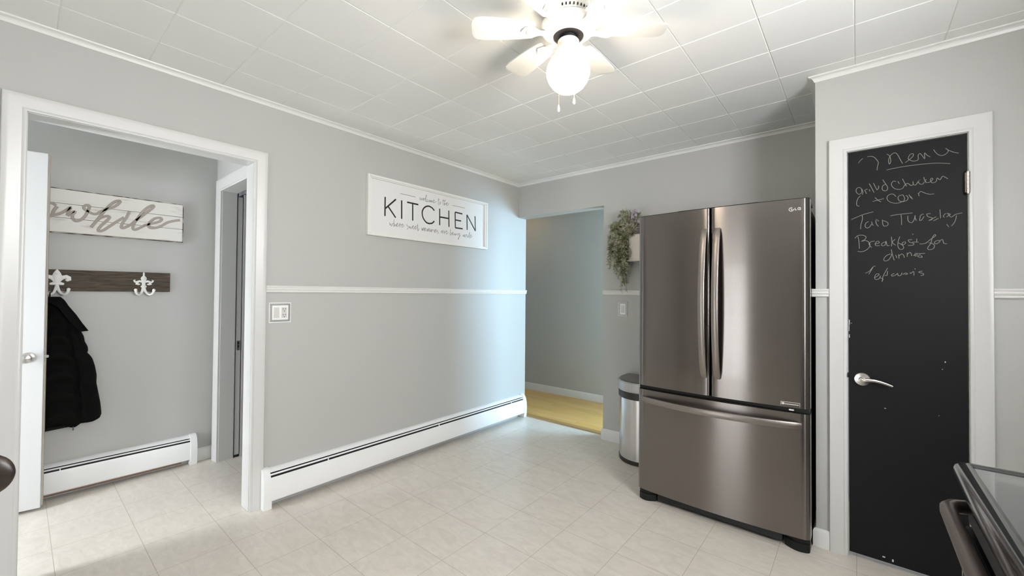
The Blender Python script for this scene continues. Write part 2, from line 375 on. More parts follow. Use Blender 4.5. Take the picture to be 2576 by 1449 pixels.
AWHILE=[[(-3302,1791),(-3295,1821),(-3281,1840),(-3264,1841),(-3249,1831)],[(-3244,1826),(-3258,1798),(-3267,1766),(-3280,1762),(-3292,1782),(-3302,1791)],[(-3267,1767),(-3236,1780),(-3206,1807),(-3186,1829),(-3196,1804),(-3200,1774)],[(-3200,1772),(-3183,1797),(-3167,1805),(-3177,1785),(-3177,1762),(-3164,1745),(-3143,1754),(-3122,1782),(-3110,1818),(-3102,1850),(-3113,1856),(-3126,1846),(-3126,1831),(-3107,1815),(-3082,1803),(-3060,1810)],[(-3061,1814),(-3030,1839),(-2988,1865),(-2963,1894),(-2957,1911),(-2974,1908),(-3000,1883),(-3028,1839),(-3049,1797),(-3071,1754),(-3094,1713)],[(-3071,1758),(-3046,1785),(-3018,1799),(-3007,1793),(-3018,1770),(-3043,1735),(-3059,1705),(-3056,1694),(-3037,1700),(-3009,1728),(-2975,1764),(-2935,1802)],[(-2909,1846),(-2923,1803),(-2943,1760),(-2948,1731),(-2937,1729),(-2916,1744),(-2895,1763),(-2875,1790)],[(-2875,1790),(-2841,1828),(-2804,1871),(-2782,1900),(-2786,1910),(-2808,1895),(-2836,1862),(-2860,1817),(-2883,1768),(-2889,1735),(-2880,1724),(-2855,1739),(-2825,1764)],[(-2825,1764),(-2784,1782),(-2749,1799),(-2736,1818),(-2746,1827),(-2775,1817),(-2800,1788),(-2809,1762),(-2799,1748),(-2774,1750),(-2741,1766),(-2706,1797),(-2669,1815),(-2631,1827)]]
MENU=[[(2764,1970),(2771,1981),(2781,1990)],[(2798,1996),(2814,1994),(2825,1986),(2834,1971),(2839,1958),(2836,1940),(2834,1921)],[(2870,1994),(2879,1984),(2883,1970),(2884,1954),(2880,1943),(2877,1950),(2877,1967),(2884,1984),(2894,1993),(2903,1991),(2911,1976),(2919,1953),(2926,1936)],[(2935,1939),(2949,1950),(2962,1965),(2961,1976),(2952,1974),(2946,1962),(2946,1953),(2956,1944),(2965,1940),(2977,1942),(2980,1952)],[(2980,1946),(2979,1964),(2985,1972),(2993,1959),(3001,1944),(3000,1971),(3009,1958),(3019,1949)],[(3030,1980),(3038,1963),(3047,1952),(3058,1947),(3069,1952),(3076,1961),(3075,1970),(3068,1978)],[(3068,1978),(3079,1966),(3093,1955),(3109,1947)],[(2869,1916),(2897,1919),(2931,1921),(2972,1921),(3011,1919),(3043,1915),(3083,1905)],[(2778,1836),(2767,1847),(2756,1841),(2756,1825),(2765,1813),(2776,1819),(2776,1838),(2781,1823),(2779,1809)],[(2772,1805),(2763,1794),(2757,1774),(2758,1757),(2768,1753)],[(2788,1829),(2792,1819),(2795,1811)],[(2788,1829),(2794,1834),(2799,1832)],[(2806,1831),(2807,1821)],[(2805,1860),(2814,1837),(2823,1813)],[(2821,1860),(2828,1839),(2834,1824)],[(2834,1824),(2840,1833),(2839,1844)],[(2855,1871),(2863,1853),(2872,1833),(2871,1819),(2863,1815),(2854,1821),(2853,1835),(2858,1844),(2866,1845)],[(2902,1855),(2892,1857),(2886,1844),(2890,1830),(2900,1819),(2914,1814),(2926,1817)],[(2909,1854),(2914,1841)],[(2925,1863),(2931,1846),(2939,1825)],[(2926,1818),(2936,1836),(2945,1837),(2954,1826),(2961,1830)],[(2961,1845),(2963,1829),(2971,1826)],[(2971,1826),(2979,1842),(2986,1848),(2979,1842),(2983,1830),(2992,1826),(2999,1835)],[(2997,1859),(3000,1845),(3003,1834)],[(3002,1841),(3006,1847)],[(3002,1841),(3006,1830)],[(3008,1831),(3019,1833),(3027,1845),(3022,1849),(3019,1840),(3024,1828),(3031,1827)],[(3031,1827),(3038,1832),(3041,1847),(3050,1837),(3056,1849),(3061,1851),(3075,1837)],[(2826,1788),(2838,1772),(2849,1763)],[(2817,1769),(2838,1774),(2859,1778)],[(2902,1782),(2892,1795),(2880,1795),(2871,1786),(2871,1772),(2880,1759),(2897,1750),(2914,1750),(2924,1755)],[(2927,1786),(2914,1784),(2909,1774),(2914,1759),(2927,1755),(2932,1768),(2927,1786)],[(2937,1783),(2944,1771),(2940,1758),(2924,1753)],[(2947,1784),(2953,1770),(2960,1761)],[(2952,1775),(2957,1767)],[(2978,1786),(2982,1772)],[(2979,1782),(2986,1793),(2995,1788),(3006,1780),(3017,1776),(3031,1775)],[(2736,1689),(2756,1698),(2782,1709),(2820,1718)],[(2778,1705),(2779,1686),(2773,1659),(2772,1637)],[(2802,1672),(2792,1665),(2789,1649),(2796,1640),(2806,1645),(2813,1658)],[(2813,1670),(2816,1657),(2820,1650)],[(2831,1680),(2829,1667),(2833,1653),(2839,1644)],[(2835,1677),(2839,1669)],[(2853,1675),(2854,1656),(2857,1644)],[(2853,1672),(2867,1664),(2874,1654),(2869,1644),(2857,1644)],[(2882,1691),(2902,1694),(2931,1695),(2959,1696)],[(2919,1695),(2921,1670),(2921,1643)],[(2943,1684),(2943,1665),(2948,1654),(2957,1651),(2964,1663),(2968,1681)],[(2967,1683),(2968,1668),(2972,1658)],[(2985,1675),(2983,1658),(2990,1660),(2997,1675)],[(2983,1676),(2990,1685),(2996,1685)],[(3019,1686),(3007,1685),(3010,1673),(3024,1665),(3023,1658),(3013,1654)],[(3013,1654),(3024,1661),(3037,1669)],[(3028,1651),(3044,1661)],[(3049,1701),(3050,1681),(3051,1661)],[(3067,1681),(3060,1670),(3063,1663)],[(3070,1681),(3082,1675),(3073,1667),(3070,1664)],[(3075,1678),(3084,1662),(3099,1673),(3119,1677)],[(3101,1667),(3098,1648),(3092,1632),(3085,1622)],[(3070,1631),(3077,1618)],[(2761,1602),(2765,1577),(2767,1539)],[(2750,1592),(2760,1605),(2779,1606),(2792,1597),(2788,1584),(2775,1576),(2792,1578),(2806,1563),(2804,1544),(2790,1529),(2773,1523),(2760,1527)],[(2802,1564),(2808,1547),(2814,1544)],[(2804,1558),(2810,1571),(2824,1573)],[(2824,1559),(2841,1563),(2837,1572),(2829,1567),(2828,1551),(2843,1550)],[(2865,1567),(2851,1560),(2851,1549),(2862,1551),(2866,1570),(2870,1548),(2878,1549)],[(2885,1589),(2887,1563),(2885,1543)],[(2899,1576),(2888,1563),(2900,1547)],[(2915,1588),(2909,1566),(2908,1543),(2913,1529),(2923,1526),(2928,1534),(2923,1547),(2909,1558)],[(2932,1562),(2923,1557),(2925,1547),(2934,1554),(2934,1562)],[(2957,1570),(2944,1569),(2949,1558),(2962,1552),(2960,1544),(2943,1543)],[(2973,1573),(2972,1556)],[(2957,1558),(2979,1557)],[(2958,1597),(2961,1593)],[(2982,1548),(3001,1549),(3020,1568),(3035,1582),(3031,1587),(3024,1573),(3019,1548),(3009,1528),(3013,1519),(3026,1522),(3031,1534),(3026,1545),(3013,1551)],[(3038,1559),(3031,1552),(3034,1544),(3047,1551),(3045,1559),(3038,1559)],[(3047,1556),(3056,1563),(3059,1555),(3061,1545),(3071,1542)],[(2882,1507),(2868,1500),(2858,1485),(2860,1474),(2872,1476),(2882,1491),(2886,1507)],[(2885,1528),(2888,1504),(2895,1475)],[(2900,1501),(2904,1486)],[(2910,1503),(2912,1482)],[(2911,1495),(2921,1504),(2928,1497),(2930,1486)],[(2940,1509),(2940,1490)],[(2940,1501),(2949,1510),(2954,1503),(2955,1493)],[(2960,1495),(2975,1500),(2971,1505),(2966,1500),(2967,1492),(2977,1493)],[(2977,1503),(2986,1502),(3000,1503)],[(2984,1499),(2977,1488),(2991,1485),(2986,1494)],[(2789,1416),(2804,1425),(2818,1446),(2827,1450)],[(2818,1445),(2810,1427),(2802,1410)],[(2822,1392),(2836,1402),(2840,1410),(2830,1411),(2824,1397),(2826,1385),(2838,1386),(2846,1402)],[(2871,1439),(2862,1418),(2854,1397),(2852,1378),(2850,1373)],[(2842,1392),(2854,1386),(2850,1373)],[(2871,1424),(2869,1402)],[(2860,1402),(2870,1404)],[(2895,1412),(2886,1407),(2887,1399),(2899,1404),(2907,1413)],[(2907,1411),(2909,1401),(2918,1403),(2922,1415)],[(2924,1406),(2935,1413),(2941,1408),(2932,1406)],[(2949,1415),(2952,1410),(2961,1420),(2963,1401)],[(2965,1434),(2968,1429)],[(2991,1421),(2978,1416),(2993,1409),(2994,1402),(2985,1400)]]

# ================================================================== THE SETTING
hl = thing('hall_light', 'small warm round ceiling light in the hall, out of sight to the left', 'ceiling light', (-.9, .62, 2.42))
MB().lathe([(.001, 2.42), (.085, 2.42), (.090, 2.40), (.080, 2.385), (.001, 2.385)], (-.9, .62, 0), 'z', 24).build('base', FANW, hl)
MB().ball((-.9, .62, 2.33), .088, .088, .075, 20, 12).build('globe', mat('warm_lit_glass', (.9, .85, .75), .4, emit=(1.0, .70, .36), es=3.2), hl)
CZ = 2.46
struct(MB().box(-1.25, 3.8, -5.4, 0.10, -0.05, 0.0).build('floor', TILE, smoothed=False))
struct(MB().box(-2.3, 3.7, 0.10, 3.5, -0.05, 0.0).build('floor_hall', OAK, smoothed=False))
struct(MB().prism([(0.088, 0.0), (0.088, 0.003), (0.092, 0.009), (0.100, 0.012), (0.150, 0.012), (0.158, 0.0)], 'x', 0.0, 0.999).build('trim_threshold', mat('oak_nosing', (0.40, 0.25, 0.10), 0.35)))

def tiled_ceiling():
    b = MB(); g, dz = 0.0035, 0.0035
    xs = [0.0] + [0.262 + .3112*k for k in range(12) if 0.262 + .3112*k < 3.7] + [3.7]
    ys = [-5.2] + sorted(-2.367 + .3115*k for k in range(-9, 8) if -5.2 < -2.367 + .3115*k < 0) + [0.0]
    for i in range(len(xs) - 1):
        for j in range(len(ys) - 1):
            x0, x1, y0, y1 = xs[i], xs[i + 1], ys[j], ys[j + 1]
            o = [(x0, y0), (x1, y0), (x1, y1), (x0, y1)]
            q = [(x0 + g, y0 + g), (x1 - g, y0 + g), (x1 - g, y1 - g), (x0 + g, y1 - g)]
            b.add([(*p, CZ + dz) for p in o] + [(*p, CZ) for p in q], [(4, 5, 6, 7)[::-1], (0, 1, 5, 4), (1, 2, 6, 5), (2, 3, 7, 6), (3, 0, 4, 7)])
    b.box(0.0, 3.7, -5.2, 0.0, CZ + 0.02, CZ + 0.08)
    return b
struct(tiled_ceiling().build('ceiling', CEIL, smoothed=False))
struct(MB().box(-1.23, -0.06, -4.4, 0.134, 2.40, 2.46).build('ceiling_mudroom', CEIL, smoothed=False))
struct(MB().box(-2.3, 3.7, 0.134, 3.5, 2.42, 2.48).build('ceiling_hall', CEIL, smoothed=False))

w = MB(); w.box(-.112, 0, -5.3, -3.40, 0, CZ + .03); w.box(-.112, 0, -3.40, -2.485, 2.09, CZ + .03); w.box(-.112, 0, -2.485, .134, 0, CZ + .03)
struct(w.build('wall_left', PAINT, smoothed=False))
w = MB(); w.box(0, .999, 0, .134, 2.106, CZ + .03); w.box(.999, 3.8, 0, .134, 0, CZ + .03)
struct(w.build('wall_far', PAINT, smoothed=False))
w = MB(); w.box(2.59, 2.705, -.70, -.60, 0, CZ + .03); w.box(2.705, 3.15, -.70, -.60, 2.045, CZ + .03); w.box(3.15, 3.8, -.70, -.60, 0, CZ + .03); w.box(2.59, 2.69, -.60, 0, 0, CZ + .03)
struct(w.build('wall_pantry', PAINT, smoothed=False))
def wall_with_window(axis, a, b, lo, hi, w0, w1, z0, z1, top):
    k = MB()
    def bx(p, q, r, s):
        if axis == 'x': k.box(a, b, p, q, r, s)
        else: k.box(p, q, a, b, r, s)
    bx(lo, w0, 0, top); bx(w1, hi, 0, top); bx(w0, w1, 0, z0); bx(w0, w1, z1, top)
    return k
struct(wall_with_window('y', -5.3, -5.2, -.112, 3.8, 1.10, 1.96, .03, 2.08, 2.5).build('wall_back', PAINT, smoothed=False))
struct(wall_with_window('x', 3.7, 3.8, -5.2, -.70, -3.05, -2.0, 1.20, 2.10, 2.5).build('wall_right', PAINT, smoothed=False))
# mudroom and the hall
w = MB(); w.box(-1.23, -1.13, -4.4, -2.298, 0, 2.45); w.box(-1.23, -1.13, -2.252, .02, 0, 2.45)
struct(w.build('wall_mudroom_back', PAINT, smoothed=False))
w = MB(); w.box(-1.13, -1.0, -2.395, -2.302, 0, 2.45); w.box(-1.0, -.25, -2.395, -2.302, 2.08, 2.45); w.box(-.25, -.112, -2.395, -2.302, 0, 2.45)
w.box(-1.13, -1.0, -2.248, -2.10, 0, 2.45); w.box(-1.0, -.25, -2.248, -2.10, 2.08, 2.45); w.box(-.25, -.112, -2.248, -2.10, 0, 2.45)
struct(w.build('wall_mudroom_right', PAINT, smoothed=False))
struct(wall_with_window('y', -4.4, -4.30, -1.23, -.112, -.78, -.18, .12, 2.02, 2.45).build('wall_mudroom_left', PAINT, smoothed=False))
struct(MB().box(-2.3, -.112, .02, .134, 0, 2.45).build('wall_hall_near', PAINT, smoothed=False))
w = MB(); w.box(-2.3, 1.6, 1.115, 1.215, 0, 2.45); w.box(1.5, 1.6, 1.215, 3.4, 0, 2.45); w.box(1.5, 3.8, 3.4, 3.5, 0, 2.45); w.box(-2.4, -2.3, .02, 1.215, 0, 2.45)
struct(w.build('wall_hall', PAINT, smoothed=False))
struct(wall_with_window('x', 3.6, 3.7, .134, 3.5, 1.15, 3.1, .55, 2.10, 2.45).build('wall_hall_right', PAINT, smoothed=False))

# crown, chair rail, baseboards, casings
CROWN = [(0, 2.431), (.004, 2.431), (.006, 2.435), (.009, 2.442), (.014, 2.448), (.020, 2.451), (.024, 2.452), (.028, 2.454), (.029, 2.457), (.028, CZ), (0, CZ)]
struct(sweep([(0, -5.2), (0, 0), (2.59, 0), (2.59, -.70), (3.7, -.70)], CROWN).build('trim_crown', TRIMW, smoothed=False))
RAIL = [(0, 1.296), (.008, 1.296), (.012, 1.299), (.013, 1.304), (.011, 1.308), (.013, 1.311), (.017, 1.314), (.018, 1.319), (.014, 1.323), (.014, 1.326), (.019, 1.329), (.020, 1.334), (.016, 1.338), (0, 1.338)]
struct(sweep([(0, -2.431), (0, .134)], RAIL).build('trim_rail_left', TRIMW))
struct(sweep([(0.999, 0), (2.585, 0)], RAIL).build('trim_rail_far', TRIMW))
struct(sweep([(2.575, -.70), (2.646, -.70)], RAIL).build('trim_rail_pantry', TRIMW))
struct(sweep([(3.207, -.70), (3.7, -.70)], RAIL).build('trim_rail_right', TRIMW))
BASE = [(0, 0), (.013, 0), (.013, .082), (.010, .092), (.004, .097), (0, .097)]
struct(sweep([(.999, .134), (.999, 0), (2.585, 0)], [(d, z) for d, z in BASE]).build('baseboard_far', TRIMW))
struct(sweep([(2.59, -.6), (2.59, -.70), (2.649, -.70)], [(d, z*.95) for d, z in BASE]).build('baseboard_pantry', TRIMW))
struct(sweep([(3.206, -.70), (3.7, -.70)], BASE).build('baseboard_right', TRIMW))
struct(sweep([(-2.3, 1.115), (1.6, 1.115)], [(d, z*.92) for d, z in BASE]).build('baseboard_hall', TRIMW))
struct(sweep([(-1.13, -2.52), (-1.13, -2.395), (-1.075, -2.395)], BASE).build('baseboard_mudroom', TRIMW))

t = sroot('trim_opening', (0, -2.94, 0), 'white cased opening from kitchen into mudroom', 'door frame')
casing('x', 0, 1, -3.3776 - .003, -2.5049 + .003, 2.072, CASING).build('casing', TRIM, t)
j = MB(); j.box(-.114, .001, -2.5049, -2.484, 0, 2.07); j.build('side_jamb', TRIM, t, bevel=.0015)
j = MB(); j.box(-.114, .001, -3.401, -3.3776, 0, 2.07); j.build('side_jamb', TRIM, t, bevel=.0015)
j = MB(); j.box(-.114, .001, -3.401, -2.484, 2.07, 2.091); j.build('head_jamb', TRIM, t, bevel=.0015)

# pocket doorway in the mudroom's right wall
t = sroot('trim_pocket', (-.6, -2.395, 0), 'white casing round the pocket door at the end of the mudroom', 'door frame')
casing('y', -2.395, -1, -.985, -.27, 2.07, [(s_*1.27, d*1.25) for s_, d in CASING]).build('casing', TRIM, t)
j = MB(); j.box(-1.0, -.982, -2.396, -2.298, 0, 2.07); j.build('side_jamb', TRIM, t, bevel=.001)
j = MB(); j.box(-1.0, -.982, -2.252, -2.10, 0, 2.07); j.build('side_jamb', mat('pale_mauve_trim', (.55, .52, .53), .4), t, bevel=.001)
j = MB(); j.box(-1.0, -.25, -2.396, -2.298, 2.07, 2.085); j.build('head_jamb', TRIM, t, bevel=.001)
d3 = sroot('door_3', (-.985, -2.236, 0), 'white pocket door slid into the wall, only its edge with a steel latch showing', 'door')
MB().box(-1.12, -.985, -2.2915, -2.2585, .02, 2.045).build('door_panel', DOORW, d3, bevel=.001)
lp = MB().box(-.986, -.9835, -2.2855, -2.2645, .838, .912).build('latch_plate', NICKEL, d3, bevel=.0006)
MB().box(-.9845, -.9828, -2.2805, -2.2695, .886, .902).box(-.9845, -.9828, -2.2805, -2.2695, .860, .877).build('latch_slot', DARK, lp)
MB().box(-1.1, -.993, -2.2975, -2.292, .0, 2.07).box(-1.1, -.993, -2.258, -2.2525, .0, 2.07).build('pocket_gap', DARK, d3)

# pantry door: a chalkboard
d1 = sroot('door_1', (2.93, -.69, 0), 'black chalkboard pantry door with a chalk menu and a satin nickel lever', 'door')
casing('y', -.70, -1, 2.7208 - .004, 3.1348 + .003, 2.034, CASING).build('casing', TRIM, d1)
j = MB(); j.box(2.705, 2.7205, -.702, -.60, 0, 2.032); j.box(3.1355, 3.151, -.702, -.60, 0, 2.032); j.box(2.705, 3.151, -.702, -.60, 2.032, 2.046)
j.build('door_jamb', TRIM, d1, bevel=.001)
MB().box(2.7245, 3.1325, -.696, -.660, .022, 2.028).build('door_panel', CHALKB, d1, bevel=.0012)
MB().strokes(MENU, .0023, 'y', -.6962, -.0004).build('chalk_writing', CHALK, d1, smoothed=False)
chips = MB()
for (x, z, a, b) in ((2.727, 1.17, .0016, .012), (2.726, 1.145, .001, .02), (2.727, 1.10, .0014, .008), (2.735, 1.165, .002, .001), (3.063, 1.006, .0016, .003), (3.054, .972, .0014, .0014), (2.86, .76, .003, .0016), (3.042, .76, .0012, .001), (2.853, .045, .005, .003), (2.885, .040, .003, .006)):
    chips.box(x - a, x + a, -.6966, -.6955, z - b, z + b)
chips.build('paint_chip', PLATEG, d1)
lev = MB(); lev.lathe([(.001, 0), (.033, 0), (.033, -.004), (.030, -.008), (.014, -.010), (.0125, -.012), (.012, -.045), (.001, -.046)], (2.776, -.696, .889), 'y', 28)
lev = lev.build('rosette', NICKEL, d1)
MB().tube([(2.770, -.739, .890), (2.778, -.742, .890), (2.795, -.744, .893), (2.82, -.743, .894), (2.845, -.738, .889), (2.868, -.733, .881), (2.886, -.731, .874)], [.0095, .0105, .0085, .0075, .0068, .006, .004], 10, ((0, 1, 0), .75)).build('lever_handle', NICKEL, lev)
hg = MB()
for k in range(5): hg.lathe([(.001, 0), (.0075, 0), (.0075, .0172), (.001, .0172)], (3.1345, -.7155, 1.762 + .0182*k), 'z', 14)
hg.ball((3.1345, -.7155, 1.760), .006); hg.ball((3.1345, -.7155, 1.855), .006)
hg.box(3.126, 3.1345, -.7115, -.695, 1.764, 1.852)
hg.build('hinge', NICKEL, d1)
MB().lathe([(.001, 0), (.012, 0), (.012, .004), (.001, .004)], (2.7205, -.706, .905), 'x', 16).build('strike_plate', BLACKP, d1)

# windows: frame, sash bars, lit pane
def window(name, axis, wall_in, out_dir, a0, a1, z0, z1, dm, label, cols=2, rows=2):
    r = sroot(name, ((wall_in, (a0 + a1)/2, z0) if axis == 'x' else ((a0 + a1)/2, wall_in, z0)), label, 'window')
    def bx(mb, p, q, lo, hi, d0, d1):
        d0, d1 = wall_in + out_dir*d0, wall_in + out_dir*d1
        if axis == 'x': mb.box(min(d0, d1), max(d0, d1), p, q, lo, hi)
        else: mb.box(p, q, min(d0, d1), max(d0, d1), lo, hi)
    f = MB()
    for (p, q, lo, hi) in ((a0 - .07, a0, z0 - .07, z1 + .07), (a1, a1 + .07, z0 - .07, z1 + .07), (a0, a1, z1, z1 + .07), (a0, a1, z0 - min(.07, z0 - .003), z0)):
        bx(f, p, q, max(lo, .003), hi, -.018, 0)
    f.build('window_casing', TRIM, r, bevel=.004)
    f = MB(); e = .035
    for (p, q, lo, hi) in ((a0, a0 + e, z0, z1), (a1 - e, a1, z0, z1), (a0 + e, a1 - e, z1 - e, z1), (a0 + e, a1 - e, z0, z0 + e)): bx(f, p, q, lo, hi, .03, .06)
    for k in range(1, cols): c = a0 + (a1 - a0)*k/cols; bx(f, c - .009, c + .009, z0, z1, .035, .055)
    for k in range(1, rows): c = z0 + (z1 - z0)*k/rows; bx(f, a0, a1, c - .012, c + .012, .035, .056)
    f.build('sash', TRIM, r)
    p = MB(); bx(p, a0, a1, z0, z1, .066, .072); p.build('pane', dm, r, smoothed=False)
    return r
w1 = window('window_1', 'y', -5.2, -1, 1.10, 1.96, .03, 2.08, DAY_BACK, 'tall window behind the camera, seen mirrored in the refrigerator door', 2, 2)
f = MB()
for k in range(4): f.box(1.20, 1.95, -5.224 + .004*(k % 2), -5.214 + .004*(k % 2), 1.74 + .085*k, 1.74 + .085*(k + 1))
f.build('roman_shade', LINEN, w1)
def curtain(x0, x1):
    n = 16; A = [(x0 + (x1 - x0)*i/n, -5.196 + .012*math.sin(i*2.1)) for i in range(n + 1)]
    return MB().prism(A + [(x, y - .003) for x, y in A[::-1]], 'z', .08, 2.12)
curtain(1.135, 1.195).build('curtain', PINK, w1)
window('fill_window', 'x', 3.7, 1, -3.05, -2.0, 1.20, 2.10, FILL_SIDE, 'unseen window added for fill light on the right-hand wall above the stove', 2, 2)  # added out of view to light the left and pantry walls evenly
window('window_3', 'x', 3.6, 1, 1.15, 3.1, .55, 2.10, DAY_HALL, 'wide window in the room off the hall', 3, 1)
window('window_4', 'y', -4.95, -1, -.78, -.18, .12, 2.02, DAY_MUD, 'glazed outer doorway of the mudroom', 1, 1)

# white mudroom door standing open
HX, HY = -1.078, -4.127
ux = Vector((.148, .837, 0)).normalized(); un = Vector((ux.y, -ux.x, 0))
d2 = sroot('door_2', (-.93, -3.29, 0), 'plain white outer door standing open in the mudroom beside the coat', 'door')
def door_pt(s_, n, z): p = Vector((-.93, -3.29, 0)) - ux*s_ + un*n; return (p.x, p.y, z)
MB().obox(door_pt(.42, -.0225, 1.065), ux, un, (0, 0, 1), .42, .0225, 1.045).build('door_panel', DOORW, d2, bevel=.002)
MB().obox(door_pt(-.002, -.032, 1.065), ux, un, (0, 0, 1), .0025, .011, 1.04).build('weather_strip', mat('beige_weather_strip', (.52, .46, .38), .6), d2)
kb = MB(); kp = Vector(door_pt(.064, 0, .905)); rg = []
for r_, h in ((.03, 0), (.03, .005), (.013, .008), (.012, .025), (.02, .032), (.027, .042), (.028, .052), (.024, .062), (.012, .067), (.001, .068)):
    rg.append([tuple(kp + un*h + (ux*math.cos(2*PI*k/24) + Vector((0, 0, 1))*math.sin(2*PI*k/24))*r_) for k in range(24)])
kb.loft(rg); kb.build('door_knob', NICKEL, d2)
MB().obox(door_pt(-.001, -.0225, .905), ux, un, (0, 0, 1), .0012, .012, .03).build('latch_plate', NICKEL, d2)
MB().obox(door_pt(-.008, -.0225, .905), ux, un, (0, 0, 1), .009, .007, .008).build('latch_bolt', NICKEL, d2, bevel=.002)

# ================================================================== HEATERS
def heater(name, label, wall_x, y0, y1, h, ends):
    r = thing(name, label, 'heater', (wall_x, (y0 + y1)/2, 0), )
    X_ = lambda d: wall_x + d
    cap = [(0, .0), (.064, .0), (.067, .03), (.071, .10), (.068, .15), (.060, .185), (.048, .212), (.032, .229), (.014, .236), (0, .236)]
    cap = [(X_(d), z*h) for d, z in cap]
    cw = .042
    if 'a' in ends:
        MB().prism(cap, 'y', y0, y0 + cw).build('end_cap', HEATW, r, bevel=.002)
        MB().prism([(X_(.0), 0), (X_(.066), 0), (X_(.068), .045*h), (X_(0), .045*h)], 'y', y0 + .001, y0 + cw + .004).build('end_foot', HEATW, r, bevel=.001)
    if 'b' in ends:
        MB().prism(cap, 'y', y1 - cw, y1).build('end_cap', HEATW, r, bevel=.002)
    a, b = y0 + (cw if 'a' in ends else 0), y1 - (cw if 'b' in ends else 0)
    sec = lambda P: [(X_(d), z*h) for d, z in P]
    MB().prism(sec([(0, .228), (.014, .229), (.030, .223), (.041, .211), (.040, .208), (.029, .219), (.0, .222)]), 'y', a, b).build('top_cover', HEATW, r)
    MB().prism(sec([(.0475, .2035), (.0535, .1955), (.0515, .194), (.046, .201)]), 'y', a, b).build('damper', HEATW, r)
    MB().prism(sec([(.0575, .184), (.063, .160), (.0665, .10), (.063, .045), (.058, .042), (.060, .10), (.058, .155), (.054, .182)]), 'y', a, b).build('front_panel', HEATW, r)
    MB().box(X_(.001), X_(.044), a, b, .05*h, .195*h).build('fin_core', DARK, r)
    k = a + .35
    while k < b:
        MB().box(X_(.048), X_(.056), k, k + .005, .182*h, .200*h).build('damper_clip', HEATW, r); k += .95
    return r
heater('baseboard_heater', 'long white baseboard heater under the kitchen sign wall', 0, -2.446, .084, 1.0, 'ab')
h2 = heater('baseboard_heater', 'shorter white baseboard heater along the mudroom wall under the coat', -1.13, -3.56, -2.507, .93, 'b')
MB().box(-1.129, -1.064, -2.553, -2.510, 0, .045).build('end_foot', HEATW, h2, bevel=.001)
MB().tube([(-1.085, -3.5, .035), (-1.085, -2.6, .035)], .011, 10).build('pipe', mat('dull_copper', (.30, .18, .13), .4, metal=.9), h2)

# ================================================================== SIGNS
r = thing('kitchen_sign', 'white framed sign lettered welcome to the KITCHEN on the left wall', 'sign', (0, -1.14, 1.945))
y0, y1, z0, z1 = -1.775, -.508, 1.722, 2.168
MB().box(.001, .0135, y0 + .012, y1 - .012, z0 + .012, z1 - .012).build('sign_board', SIGNW, r)
f = MB()
for (a, b, c, d) in ((y0, y0 + .016, z0, z1), (y1 - .016, y1, z0, z1), (y0 + .016, y1 - .016, z1 - .016, z1), (y0 + .016, y1 - .016, z0, z0 + .016)): f.box(.001, .036, a, b, c, d)
f.build('frame', SIGNF, r, bevel=.0015)
f = MB()
for (a, b, c, d) in ((y0 + .0165, y0 + .030, z0 + .017, z1 - .017), (y1 - .030, y1 - .0165, z0 + .017, z1 - .017), (y0 + .030, y1 - .030, z1 - .024, z1 - .0165), (y0 + .030, y1 - .030, z0 + .0165, z0 + .024)): f.box(.0135, .031, a, b, c, d)
f.build('inner_frame', SIGNF, r, bevel=.001)
MB().strokes(KITCHEN_STROKES + KITCHEN_C, .0125, 'x', .0134, .0006).build('block_lettering', INK, r, smoothed=False)
for src, cuts in ((WELCOME, (0, 7, 10, 14)), (WHERE, (0, 6, 12, 20, 23, 28, 32))):
    for a, c in zip(cuts, cuts[1:]):
        MB().strokes(src[a:c], .0033, 'x', .0134, .0005).build('script_word', INKG, r, smoothed=False)
for q in KITCHEN_RULES: MB().strokes([q], .0036, 'x', .0134, .0005).build('ruled_line', INKG, r, smoothed=False)

r = thing('plank_sign', 'distressed white plank sign with taupe script awhile above the hook rack', 'sign', (-1.13, -3.0, 1.80))
y0, y1, z0, z1 = -3.62, -2.610, 1.662, 1.944
b = MB(); b.box(-1.129, -1.1185, y0, y1, z0, z1); b.build('backing', PLANKE, r, bevel=.001)
zs = [z0 + .004, z0 + .096, z0 + .187, z1 - .004]
for k in range(3):
    MB().box(-1.1187, -1.1005, y0 + .002, y1 - .005, zs[k] + .0013, zs[k + 1] - .0013).build('plank', PLANKW, r, bevel=.0012)
e = MB(); e.box(-1.129, -1.1015, y1 - .0045, y1 + .0005, z0, z1); e.box(-1.129, -1.103, y0, y1, z1 - .0036, z1 + .0005); e.box(-1.129, -1.103, y0, y1, z0 - .0005, z0 + .0036)
e.build('worn_edge', PLANKE, r)
MB().strokes(AWHILE, .0165, 'x', -1.1006, .0022).build('script_lettering', TAUPE, r, smoothed=False)

